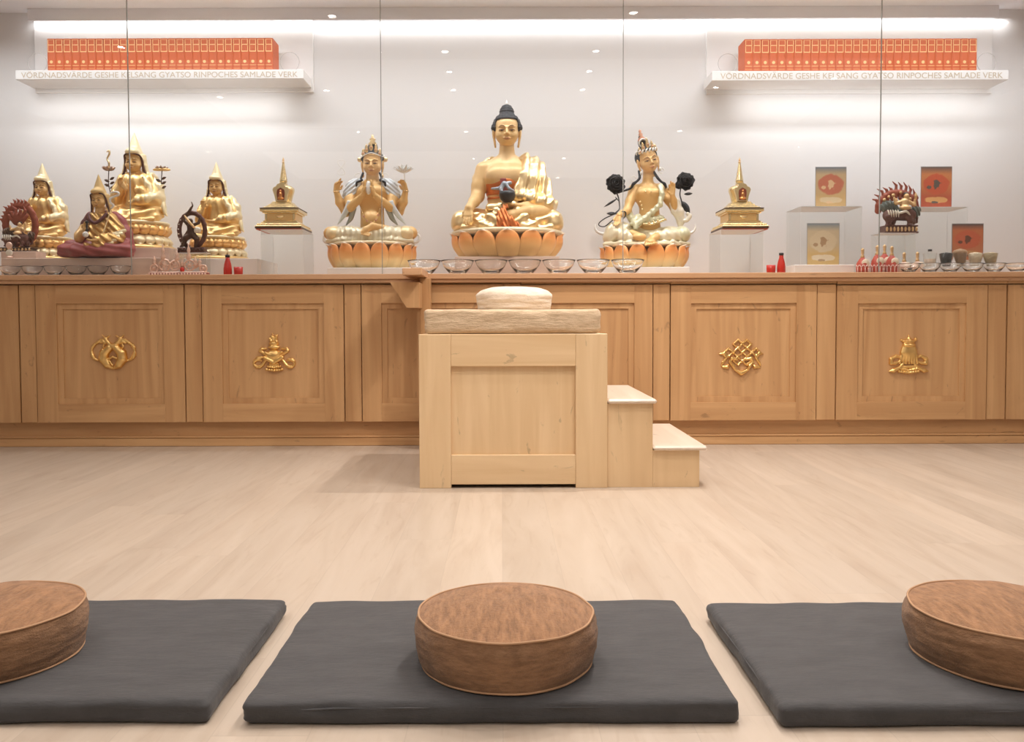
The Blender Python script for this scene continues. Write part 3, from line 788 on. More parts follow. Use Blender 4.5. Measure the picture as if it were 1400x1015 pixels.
def petal_mesh(R, w, h, bulge, curl, th=1.2, nu=10, nt=14, lean=0):
    V, F = [], []
    for side in (0, 1):
        for j in range(nt + 1):
            t = j / nt; ww = w * math.sqrt(max(0, 1 - abs((t - .40) / .612) ** (2.5 if t > .4 else 2)))
            for i in range(nu + 1):
                u = 2 * i / nu - 1
                r = R + bulge * math.sin(PI * min(t * 1.05, 1)) + lean * t - w * .42 * u * u * (1 - .3 * t) + curl * max(0, (t - .82) / .18) ** 2 - side * th
                V.append((ww * u, -r, h * t - side * .3 - .10 * curl * max(0, (t - .9) / .1) * u * u))
    n = (nu + 1) * (nt + 1)
    for s in (0, 1):
        for j in range(nt):
            for i in range(nu):
                a = s * n + j * (nu + 1) + i; q = (a, a + 1, a + nu + 2, a + nu + 1); F.append(q if s == 0 else q[::-1])
    per = [i for i in range(nu + 1)] + [j * (nu + 1) + nu for j in range(1, nt + 1)] + [nt * (nu + 1) + i for i in range(nu - 1, -1, -1)] + [j * (nu + 1) for j in range(nt - 1, 0, -1)]
    for a, b in zip(per, per[1:] + per[:1]): F.append((b, a, a + n, b + n))
    return V, F
def petals(t, s, n, R, w, h, z0, bulge, curl, phase=0.0, m=None, name='petal', lean=0, sy=1.0, flip=False, a0=-180, a1=180):
    V, F = petal_mesh(R, w, h, bulge, curl, lean=lean); mb = MB().add(V, F, True)
    if flip: mb.v = [(x, y, -z) for x, y, z in mb.v]; 
    first = None
    for i in range(n):
        a = 360 * i / n + phase; a = (a + 180) % 360 - 180
        if not (a0 <= a <= a1): continue
        if first is None: o = first = mb.build(name, m or M_petal, t, s)
        else: o = first.copy(); COL.objects.link(o)
        o.rotation_euler = (0, 0, math.radians(a)); o.location = (0, 0, z0 * s); o.scale = (1, sy, 1) if sy != 1 else (1, 1, 1)

def head_vol(ears=True, neck=16, round_=1.0):
    v = Vol((-24, -24, -20 - neck), (24, 24, 30), .8)
    v.ell((0, 3, 7), (17, 19, 16.5), 2)
    v.ell((0, -3, -3), (15.6 * round_, 14, 16), 3)
    v.ell((0, -7, -12.5), (9, 8.5, 6.2), 5)
    for s in (-1, 1):
        v.ell((s * 7.5, -9.5, -6.5), (6.5, 6.5, 6), 4)
        v.ell((s * 6.8, -19.2, 1.2), (4.8, 2.6, 2.2), 2.5, 's')
        v.ell((s * 6.7, -14.4, -.2), (4.6, 2.7, 2.3), .8)
        v.tube([(s * 2.2, -17.6, 3.4), (s * 6.5, -17.2, 5.6), (s * 11.5, -14.2, 4.4)], .8, 2)
    v.cap((0, -15.8, 4), (0, -19.6, -5), 1.1, 2.1, 2); 
    for s in (-1, 1): v.ell((s * 2.1, -17.6, -5.8), (1.6, 1.8, 1.4), .8)
    v.ell((0, -16.4, -11.2), (5.0, 2.0, 1.1), 1.0); v.ell((0, -16.2, -13.2), (3.8, 2.0, 1.2), 1.0)
    if ears:
        for s in (-1, 1):
            v.ell((s * 17.8, -1, -1), (2.3, 3.4, 7.5), .8); v.cap((s * 17.6, -1, -6), (s * 15.6, -1, -20), 1.8, 1.5, 1)
    v.cap((0, 4, -12), (0, 5, -18 - neck), 9.5, 10.5, 3)
    return v
def face_parts(t, s, M, v, line=M_eye, lip=M_lip, w=.55):
    def sf(x, z): return v.surf(x, z) - .05
    for q in (-1, 1):
        P = [(q * (3.0 + i * 1.45), 0, [-.6, -.5, -.3, -.3, -.4, -.2][i]) for i in range(6)]
        xf(MB().tube([(x, sf(x, z), z) for x, _, z in P], [.25, w, w * 1.2, w * 1.2, w, .3], 5), M).build('eye', line, t, s)
        ie = xf(MB().ball((q * 6.6, sf(q * 6.6, -1.2), -1.3), (1.5, .35, .75), 8, 6), M).build('iris', line, t, s)
        P = [(q * (2.4 + i * 2.0), [3.6, 5.0, 5.6, 5.3, 4.2][i]) for i in range(5)]
        xf(MB().tube([(x, sf(x, z), z) for x, z in P], [.25, w * .7, w * .75, w * .6, .2], 5), M).build('eyebrow', line, t, s)
    P = [(-5.2, -10.9), (-2, -11.2), (0, -11.6), (2, -11.2), (5.2, -10.9)]
    xf(MB().tube([(x, sf(x, z - .3), z - .3) for x, z in P], [.15, .55, .6, .55, .15], 5), M).build('upper_lip', lip, t, s)
    P = [(-3.4, -12.7), (0, -13.5), (3.4, -12.7)]
    xf(MB().tube([(x, sf(x, z), z) for x, z in P], [.15, .6, .15], 5), M).build('lower_lip', lip, t, s)
def headM(c, g, tilt=0, turn=0, nod=0):
    return Matrix.Translation(c) @ Euler((math.radians(nod), math.radians(tilt), math.radians(turn))).to_matrix().to_4x4() @ Matrix.Scale(g, 4)

def hand(v, Wp, u, n, L, curl=(15, 15, 15, 15), side=1, thumb=(.55, .35), k=None, fat=1.0, spread=1.0):
    """fingers along u, palm faces n, thumb on the side u x n * side"""
    u = Vector(u).normalized(); n = Vector(n); n = (n - u * n.dot(u)).normalized(); t = u.cross(n) * side; Wp = Vector(Wp)
    k = k or .05 * L
    off = (.165, .055, -.055, -.155); ln = (.40, .46, .42, .32)
    for i in range(4):
        K = Wp + u * (.47 - .02 * abs(i - 1)) * L + t * off[i] * L
        v.cap(Wp + t * off[i] * .5 * L, K, .095 * L * fat, .075 * L * fat, .08 * L)
        p = K; d = u.copy() + t * off[i] * .5 * spread; d.normalize()
        for j, fr in enumerate((.45, .32, .23)):
            an = math.radians(curl[i] * (1 if j == 0 else 1.3)); d = (d * math.cos(an) + n * math.sin(an)).normalized()
            # keep the bending inside the plane of d and n
            q = p + d * ln[i] * fr * L; v.cap(p, q, .058 * L * fat * (1 - .07 * j), .053 * L * fat * (1 - .1 * j), k * .6); p = q
    b = Wp + u * .08 * L + t * .10 * L; a1 = b + (u * thumb[1] + t * thumb[0] + n * .12).normalized() * .26 * L; a2 = a1 + (u * .9 + t * .1 + n * .25).normalized() * .22 * L
    v.cap(b, a1, .085 * L * fat, .062 * L * fat, k); v.cap(a1, a2, .062 * L * fat, .048 * L * fat, k * .6)
    return v

def disc_base(t, s, rx, ry, z0, z1, m, under=4, name='lotus_seat'):
    MB().lathe([(rx * .80, z0 - under), (rx * .97, z0), (rx, z0 + (z1 - z0) * .4), (rx, z0 + (z1 - z0) * .7), (rx * .97, z1), (1e-3, z1)], 72, (0, 0, 0), True, 1, ry / rx).build(name, m, t, s)

# ================================================================== centre: seated Buddha figure
def buddha():
    Y = 5.97; loc, s = place(693.5, 355, Y)
    t = thing('seated_buddha_statue', 'largest golden statue, black topknot hair, holding a black bowl, at the centre', 'statue', loc)
    MB().lathe([(56, 0), (57, 6), (58, 22), (66, 28), (1e-3, 28)], 60).build('lotus_core', mat('lotus_core', (.42, .22, .10), .5), t, s)
    petals(t, s, 14, 63, 16.2, 34, 0, 6, 4, 0, lean=13)
    disc_base(t, s, 77, 72, 30, 37, M_disc, 5)
    # skin
    b = Vol((-62, -62, 34), (72, 40, 160), .75)
    b.cap((0, 2, 62), (0, 2, 88), 26, 27, 4, sc=(1, .72, 1)); b.ell((0, 0, 108), (33, 21, 24), 8); b.cap((-24, 3, 124), (26, 3, 124), 11, 11, 8); b.cap((-12, 4, 133), (12, 4, 133), 7, 7, 9)
    for q in (-1, 1): b.ell((q * 14, -14, 112), (14, 8, 11), 7)
    b.cap((0, 5, 130), (0, 4, 160), 12, 9.5, 6)
    b.tube([(-32, 3, 122), (-38, 0, 100), (-40, -4, 85)], [11, 10, 9], 3); b.tube([(-40, -4, 85), (-44, -20, 76), (-48, -36, 69)], [9, 7.5, 5.6], 3)
    hv = Vol((-66, -68, 34), (-30, -22, 80), .5)
    hv.cap((-46, -30, 72), (-50, -44, 64), 6.4, 5.6, 2); hand(hv, (-49.5, -44, 65), (-.12, -.42, -1), (.1, 1, -.45), 27, (2, 2, 3, 4), -1, (.5, .6), fat=1.12)
    # hand under the bowl and the bare shin resting on the thigh
    hv2 = Vol((-20, -66, 36), (64, 4, 82), .55)
    hv2.tube([(54, -6, 74), (40, -24, 70), (22, -38, 68)], [7, 6.5, 5], 2); hand(hv2, (21, -38, 67.5), (-1, -.12, .04), (0, .1, 1), 27, (4, 4, 5, 6), 1, (.5, .5), fat=1.15)
    hv2.tube([(52, -24, 62), (30, -44, 59), (4, -48, 54), (-6, -46, 52)], [9, 9, 6.5, 6], 3); hv2.ell((-3, -48, 50), (8, 6.5, 6), 3)
    hd = head_vol(neck=8); M = headM((0, 2, 172.5), 1.0)
    sculpt('body', [b, hv, hv2, (hd, M)], M_skin, t, s)
    face_parts(t, s, M, hd)
    # hair
    h = Vol((-26, -24, -12), (26, 30, 48), .6)
    h.ell((0, 4, 7.5), (19.3, 20.5, 19.5), 1); h.ell((0, 6, 28), (9.5, 10, 9), 2.5); h.ell((0, 6, 33), (7.5, 8, 5), 1.5)
    h.box((0, -20, -8), (15.6, 19, 24), 3, 1.2, 's'); h.box((0, -10, -22), (30, 40, 18), 2, 1, 's')
    for q in (-1, 1): h.ell((q * 17.6, 1, 6), (3.2, 7, 5), 2)
    h.warp(lambda x, y, z: -.6 * np.abs(np.sin(x * .8) * np.sin(z * .8)) - .4 * np.abs(np.sin(y * .8) * np.sin(z * .8 + .7)))
    sculpt('hair', (h, M), M_hair, t, s)
    xf(MB().lathe([(1e-3, 38), (2.2, 39), (1.6, 41.5), (.5, 44), (1e-3, 46.5)], 12, (0, 6, -.5)), M).build('crown_jewel', mat('white_jewel', (.95, .9, .85), .2), t, s)
    # robe: legs, drape on the viewer's right, collar edge on the left
    r = Vol((-82, -62, 34), (82, 40, 150), .75)
    for q in (-1, 1):
        r.tube([(q * 18, 8, 54), (q * 42, -4, 54), (q * 60, -22, 52)], [17, 15.5, 13], 5, sc=(1, 1, .92))
        r.tube([(q * 60, -22, 50), (q * 34, -38, 47), (q * 6, -42, 45)], [13, 10.5, 8], 5, sc=(1, 1, .9))
        r.ell((q * 62, -20, 44), (13, 17, 10), 4)
        r.tube([(q * 8, -50, 40), (q * 30, -50, 39), (q * 58, -40, 39)], [3.5, 4, 4], 3)
    r.ell((0, 8, 50), (40, 26, 16), 5); r.cap((0, 4, 52), (0, 3, 74), 27, 27, 4, sc=(1, .74, 1))
    r.tube([(24, 0, 134), (36, 2, 124), (42, -2, 104), (45, -4, 84), (48, -8, 70)], [10, 14, 15, 16.5, 16], 5)
    r.tube([(25, -10, 130), (21, -20, 112), (16, -22, 94), (12, -24, 84)], [5, 5.5, 6, 7], 4)
    r.tube([(34, -12, 122), (32, -18, 104), (30, -20, 86)], [8, 10, 12], 6)
    r.tube([(14, -22, 84), (30, -28, 78), (52, -24, 72), (58, -8, 72)], [7, 9, 10, 10], 5)
    r.tube([(-24, 8, 136), (-36, 9, 128), (-43, 10, 112), (-46, 8, 96)], [4, 4, 4, 3.5], 3); r.tube([(-20, 12, 138), (0, 16, 130), (22, 10, 138)], [4, 6, 5], 4)
    r.tube([(-22, -26, 66), (-8, -32, 66), (8, -30, 70)], [7, 7, 6], 4)
    for q in (-1, 1):
        r.tube([(q * 13, -46, 60), (q * 20, -51, 50), (q * 33, -52, 41)], [6, 6.5, 5], 4, sc=(1, .6, 1)); r.tube([(q * 9, -48, 50), (q * 14, -54, 43), (q * 25, -56, 38.5)], [5, 5, 3.6], 3, sc=(1, .6, 1))
    r.ell((-47, -45, 60), (7, 9, 7), 2.5, 's')
    def f1(x, y, z):
        m = np.clip((x - 10) / 8, 0, 1) * np.clip((z - 70) / 6, 0, 1)
        return -m * 1.7 * np.sin(x * .42 - z * .16 + y * .16 + .8 * np.sin(z * .06))
    r.warp(f1)
    def f2(x, y, z):
        m = np.clip((66 - z) / 4, 0, 1) * np.clip((-y - 8) / 10, 0, 1) * np.clip((60 - np.abs(x)) / 8, 0, 1)
        return -m * .9 * np.sin(np.abs(x) * .22 - z * .42)
    r.warp(f2)
    sculpt('robe', r, M_robe, t, s)
    c = Vol((-14, -64, 34), (20, -40, 70), .6)
    c.tube([(-3, -52, 65), (-6, -57, 56), (-10, -59, 46), (-14, -60, 38)], [3.5, 4.4, 5.2, 4.6], 2.5, sc=(1, .5, 1)); c.tube([(-5, -57, 52), (2, -60, 46), (11, -60, 39)], [4, 5, 4.6], 2.5, sc=(1, .5, 1)); c.tube([(-3, -56, 46), (-2, -61, 38)], [4, 4.5], 2, sc=(1, .5, 1)); c.warp(lambda x, y, z: -.5 * np.sin(x * 1.3 + z * .5))
    sculpt('inner_sash', c, M_red_gold, t, s)
    w = Vol((-34, -30, 80), (24, 26, 112), .7)
    w.cap((0, 2, 90), (0, 1.5, 101), 28.6, 31.5, 2, sc=(1, .76, 1)); w.box((0, 0, 96), (40, 40, 10), 1.5, 1, 'i'); w.box((-5, -24, 96), (3.5, 6, 11), 1, .8, 's')
    sculpt('waist_band', w, M_red_gold, t, s)
    MB().box(-9, -1, -25, -21, 87, 106, .6).build('band_clasp', M_maroon, t, s)
    k = Vol((-26, -44, 78), (14, -18, 108), .6)
    k.tube([(-20, -26, 92), (-10, -29, 92), (-4, -32, 97), (4, -31, 99)], [1.6, 2.4, 3.2, 2.4], 1.2); k.tube([(-4, -32, 98), (-8, -34, 90), (-7, -36, 86)], [3, 2.4, 2], 1.2); k.tube([(-2, -33, 97), (3, -36, 90), (8, -35, 88)], [2.4, 2, 1.6], 1.2)
    sculpt('scarf_knot', k, mat('blue_grey_scarf', (.36, .40, .46), .3, .3), t, s)
    MB().lathe([(1e-3, 71), (5.5, 71), (9, 75), (10.8, 80), (10.6, 85), (9.6, 85), (9.4, 81), (7, 76), (1e-3, 75)], 32, (0, -46, 0)).build('alms_bowl', M_black, t, s)
    return t
buddha()

# ------------------------------------------------------------------ flowers
def rose(name, parent, c, R, m, s):
    """layered cupped petals opening towards the front"""
    mb = MB(); C = Vector(c); rnd = random.Random(int(c[0]) + 99)
    mb.ball(c, (R * .5, R * .35, R * .5), 14, 10)
    for ring, (n, rr, dp) in enumerate(((3, .26, .80), (4, .46, .74), (5, .70, .58), (7, .98, .34))):
        for i in range(n):
            a0 = 2 * PI * i / n + ring * .7 + rnd.uniform(-.15, .15); hw = PI / n * 1.35; rr2 = rr * rnd.uniform(.93, 1.08); V, F = [], []; nu, nh = 8, 6
            for side in (0, 1):
                for j in range(nh + 1):
                    h = j / nh
                    for k in range(nu + 1):
                        u = 2 * k / nu - 1; a = a0 + hw * u; lip = max(0, (h - .7) / .3)
                        rad = R * rr2 * (.35 + .65 * math.sin(h * PI / 2) + .10 * lip * lip) * (1 - .16 * abs(u) ** 3 * h) * (1 + .05 * math.sin(u * 7 + ring)) - side * .35
                        y = -R * dp * (h ** 1.1) * (1 - .2 * lip) + R * .1 * ring - R * .15 * abs(u) * (h) * (1 if i % 2 else -.5) - side * .35
                        V.append(C + Vector((math.cos(a) * rad, y, math.sin(a) * rad)))
            N = (nh + 1) * (nu + 1)
            for sd in (0, 1):
                for j in range(nh):
                    for k in range(nu):
                        q = sd * N + j * (nu + 1) + k; F.append((q, q + 1, q + nu + 2, q + nu + 1))
            for k in range(nu): q = nh * (nu + 1) + k; F.append((q, q + 1, q + 1 + N, q + N))
            mb.add(V, F, True)
    return mb.build(name, m, parent, s, merge=False)
def leaf(mb, a, b, w, y=0):
    a, b = Vector(a), Vector(b); d = b - a; n = Vector((-d.z, 0, d.x)).normalized(); V = []
    for i in range(7):
        t = i / 6; ww = w * math.sin(PI * t) ** .8; p = a + d * t
        V += [p + n * ww + Vector((0, -.3, 0)), p + Vector((0, -w * .25 - .3, 0)), p - n * ww + Vector((0, -.3, 0)), p + Vector((0, .3, 0))]
    F = []
    for i in range(6):
        for k in range(4): F.append((i * 4 + k, i * 4 + (k + 1) % 4, i * 4 + 4 + (k + 1) % 4, i * 4 + 4 + k))
    mb.add(V, F, True)

def blade(mb, C, d, l, w, curl=.3):
    d = Vector(d).normalized(); side = d.cross(Vector((0, 0, 1))).normalized(); up = side.cross(d); V, F = [], []
    for i in range(9):
        t = i / 8; p = C + d * (l * t) + up * (curl * l * (t * t - .6 * t)); ww = w * (math.sin(PI * min(1, t * .93 + .05)) ** .75)
        V += [p - side * ww + up * ww * .35, p - up * .05, p + side * ww + up * ww * .35, p + up * .25]
    for i in range(8):
        for k in range(4): F.append((i * 4 + k, i * 4 + (k + 1) % 4, i * 4 + 4 + (k + 1) % 4, i * 4 + 4 + k))
    mb.add(V, F, True)
def crown(t, s, M, front_gold=M_jewel, spikes=((-14, 14, 12), (-8, 19, 14), (0, 22, 17), (8, 19, 14), (14, 14, 12))):
    for (x, z, h) in spikes:
        y = -math.sqrt(max(0, 400 - x * x)) * .85 + 2
        m_ = MB(); m_.lathe([(1e-3, -2), (2.8, 0), (3.6, h * .25), (2.2, h * .5), (2.6, h * .62), (1.0, h * .85), (1e-3, h)], 10, (x, y, z), True, 1, .5)
        xf(m_, M).build('crown_leaf', front_gold, t, s)
        xf(MB().ball((x, y - 2, z + h * .25), 1.6, 8, 6), M).build('crown_gem', M_coral, t, s)

# ================================================================== four armed statue
def four_arm():
    Y = 5.98; loc, s = place(509.5, 370, Y)
    t = thing('four_armed_statue', 'cream and gold four-armed statue with white flower and joined hands', 'statue', loc)
    MB().lathe([(44, 0), (45, 5), (45, 25), (52, 30), (1e-3, 30)], 48).build('lotus_core', MATS['lotus_core'], t, s)
    petals(t, s, 15, 50, 12.2, 34, 0, 5, 4, -6, lean=9)
    disc_base(t, s, 58, 55, 31, 36, M_disc, 4)
    b = Vol((-68, -60, 34), (68, 30, 140), .7)
    b.cap((0, 2, 58), (0, 1, 82), 16.5, 16, 4, sc=(1, .75, 1)); b.ell((0, 0, 102), (23, 15, 17), 7); b.cap((-21, 3, 114), (21, 3, 114), 7, 7, 6); b.cap((0, 3, 116), (0, 3, 136), 8.5, 8, 5)
    b.ell((0, -8, 68), (13, 8, 10), 5)
    for q in (-1, 1):
        b.ell((q * 9, -9, 106), (9, 6, 7), 5)
        # front pair, hands joined at the breast
        b.tube([(q * 25, 2, 112), (q * 29, -6, 96), (q * 27, -14, 84)], [7.5, 7, 6.2], 3); b.tube([(q * 27, -14, 84), (q * 16, -24, 91), (q * 7.5, -30, 98)], [6, 5, 3.6], 2)
        # outer pair raised
        b.tube([(q * 26, 6, 110), (q * 33, 6, 92), (q * 36, 2, 80)], [7, 6.5, 6.2], 3); b.tube([(q * 36, 2, 80), (q * 43, -5, 92), (q * 47, -9, 107)], [6.4, 5.6, 3.5], 3)
        b.tube([(q * 54, -16, 49), (q * 44, -24, 47)], [9, 8], 4)
    hv = Vol((-16, -44, 92), (16, -20, 124), .45)
    for q in (-1, 1): hand(hv, (q * 7, -30, 97), (-q * .14, -.05, 1), (-q, 0, 0), 22, (0, 2, 2, 2), q, (.35, .9), fat=1.25)
    h3 = Vol((-60, -24, 100), (-36, 6, 136), .45); hand(h3, (-47, -9, 107), (.25, -.15, 1), (.7, -.8, 0), 19, (25, 12, 34, 40), 1, fat=1.25)
    h4 = Vol((34, -24, 100), (62, 6, 136), .45); hand(h4, (47, -9, 107), (-.3, -.15, 1), (-.7, -.8, 0), 19, (30, 34, 20, 14), -1, fat=1.25)
    f = Vol((-16, -62, 36), (34, -24, 66), .5); f.tube([(26, -34, 53), (8, -46, 55), (-1, -48, 50)], [4, 4.6, 4.6], 2); f.tube([(-1, -48, 50), (-4, -50, 47)], [4.6, 3.6], 2)
    for i in range(5): f.cap((-3 + i * 2.0, -51, 48 - i * .9), (-6 + i * 2.2, -53, 44 - i * .6), 1.2, 1.0, .5)
    hd = head_vol(neck=8); M = headM((1, 1, 144), .79, nod=2)
    sculpt('body', [b, hv, h3, h4, f, (hd, M)], M_skin2, t, s)
    face_parts(t, s, M, hd)
    h = Vol((-24, -24, -34), (24, 28, 44), .75)
    h.ell((0, 5, 8), (19.3, 20.5, 18), 1); h.ell((0, 6, 29), (8.5, 9, 10), 3); h.box((0, -20, -8), (15.2, 20, 23.5), 7, 1.2, 's'); h.box((0, -12, -22), (30, 40, 20), 2, 1, 's')
    sculpt('hair', (h, M), M_hair, t, s)
    crown(t, s, M)
    xf(MB().tube([(20 * math.sin(a), 3 - 20 * math.cos(a) * .95, 14.5 + 2.4 * math.cos(a * 3)) for a in [i / 24 * 2 * PI for i in range(24)]], 1.0, 6, True), M).build('crown_band', M_whitel, t, s)
    xf(MB().lathe([(7, 33), (8, 35), (4, 40), (6, 43), (2, 46), (2.8, 48.5), (1e-3, 52)], 12, (0, 4, 0)), M).build('topknot_ornament', M_jewel, t, s)
    for q in (-1, 1):
        xf(MB().ball((q * 22, 0, 8), (4.4, 2.5, 4.4), 10, 8), M).build('side_rosette', M_jewel, t, s)
        xf(MB().ball((q * 17, -4, -20), (2.8, 2.8, 4), 8, 6).tube([(q * 17, -3, -14), (q * 17, -4, -17)], .8, 5), M).build('earring', M_jewel, t, s)
        MB().tube([(q * (18 + 4.6 * math.cos(a)), -2, 127 + 4.6 * math.sin(a)) for a in [i * .33 for i in range(17)]], .55, 6).build('ribbon_curl', M_whitel, t, s)
        MB().tube([(q * 11, -4, 132), (q * 14, -5, 124), (q * 12, -8, 121), (q * 19, -9, 118), (q * 20, -8, 112), (q * 27, -6, 110)], [1.4, 1.6, 1.4, 1.6, 1.4, .8], 6).build('hair_lock', M_hair, t, s)
        c = Vol((min(q * 14, q * 40), -24, 90), (max(q * 14, q * 40), 20, 124), .6); c.tube([(q * 18, 1, 118), (q * 25, 0, 112), (q * 30, -2, 102)], [9, 9.5, 9.5], 4); c.warp(lambda x, y, z: -.6 * np.sin(z * 1.1 + np.abs(x) * .9))
        sculpt('shoulder_cape', c, M_bluew, t, s)
        mb = MB()
        for (a, b_, c_, d_) in (((q * 27, -17, 92), (q * 31, -15, 82), (q * 38, -10, 72), (q * 46, -6, 62)), ((q * 22, -12, 84), (q * 25, -10, 78), (q * 28, -6, 70), (q * 35, -4, 61))):
            mb = MB().tube([a, b_, c_, d_], [3.6, 4.0, 3.4, .6], 10); mb.build('hanging_scarf', M_grey if a[0] == q * 22 else M_bluew, t, s)
        MB().tube([(q * (4 + 2.2 * 0 + i * 0), 0, 0) for i in range(1)] + [(q * 42.5, -5.5, 105), (q * 46.5, -13, 106), (q * 50.5, -9, 107.5), (q * 46, -4, 107)], 1.0, 6).build('bangle', M_jewel, t, s) if False else MB().lathe([(4.2, 0), (4.8, .8), (4.2, 1.6), (3.8, .8)], 16, (q * 46.6, -8.6, 105), closed=True).build('bangle', M_jewel, t, s)
    # skirt with upright folds
    k = Vol((-62, -56, 34), (62, 34, 66), .7)
    for q in (-1, 1):
        k.tube([(q * 14, 6, 48), (q * 36, -4, 48), (q * 46, -14, 47)], [12, 11.5, 10.5], 4); k.tube([(q * 46, -18, 46), (q * 24, -34, 46), (q * 3, -40, 44)], [10.5, 10, 9], 4)
        k.tube([(q * 6, -44, 38), (q * 30, -42, 38), (q * 56, -22, 38)], 3, 3)
    k.ell((0, 6, 46), (30, 22, 13), 4)
    k.warp(lambda x, y, z: -.65 * np.sin(x * .85 + .8 * np.sin(z * .25)) * np.clip((42 - np.abs(x)) / 6, 0, 1) * np.clip((-y - 10) / 8, 0, 1))
    sculpt('skirt', k, M_silk, t, s)
    for q in (-1, 1): kn = Vol((min(q * 34, q * 64), -40, 35), (max(q * 34, q * 64), 8, 64), .7); kn.ell((q * 47.5, -19, 47.5), (11.5, 15, 11), 3); sculpt('knee', kn, M_pearl if 0 else mat('cream_gold', (.84, .66, .38), .35, .3), t, s)
    MB().ball((.5, -33, 107), (3.9, 3.9, 9), 16, 12).build('jewel', M_whitel, t, s)
    m_ = MB(); P = [(-13, -16.5, 84), (-11, -18, 78), (-8, -19, 71), (-4, -20, 65), (2, -20.5, 62.5), (8, -19.5, 66), (11, -18, 73), (13, -17, 82)]; m_.tube(P, .5, 5); m_.build('necklace', M_jewel, t, s)
    for p in P[2:7]: MB().ball((p[0], p[1] - .5, p[2]), 1.7, 8, 6).build('necklace_bead', M_coral, t, s)
    for q in (-1, 1):
        MB().tube([(q * 52, -10, 40), (q * 58, -8, 37), (q * 64, -8, 40), (q * 64.5, -8, 46), (q * 61.5, -8, 49), (q * 65, -8, 54)], [1.2, 2.2, 2.0, 1.6, 1.3, .5], 8).build('ribbon_tail', M_whitel, t, s)
    # white flower in the viewer's right hand, thread loop in the left
    C = Vector((45, -15, 133)); 
    for ring, (n, l, up) in enumerate(((10, 15, .35), (9, 13, .8), (6, 10, 1.6))):
        for i in range(n):
            a = 2 * PI * i / n + ring * .35; d = Vector((math.cos(a), math.sin(a) * .8, up)); m_ = MB(); blade(m_, C + Vector((0, 0, -4)), d, l * 1.05, 2.7, .3); m_.build('flower_petal', M_whitel, t, s)
    MB().tube([(47, -12, 112), (46, -15, 124), (45, -15, 136)], .7, 6).build('flower_stem', M_whitel, t, s)
    MB().tube([(-39 + 5 * math.sin(a) * (1 if 1 else 0) + .5, -15, 137 + 10 * math.cos(a / 2) * (1 if a < 2 * PI else 1)) for a in [i / 40 * 4 * PI for i in range(40)]], .45, 5, True).build('crystal_loop', M_whitel, t, s)
    return t
four_arm()

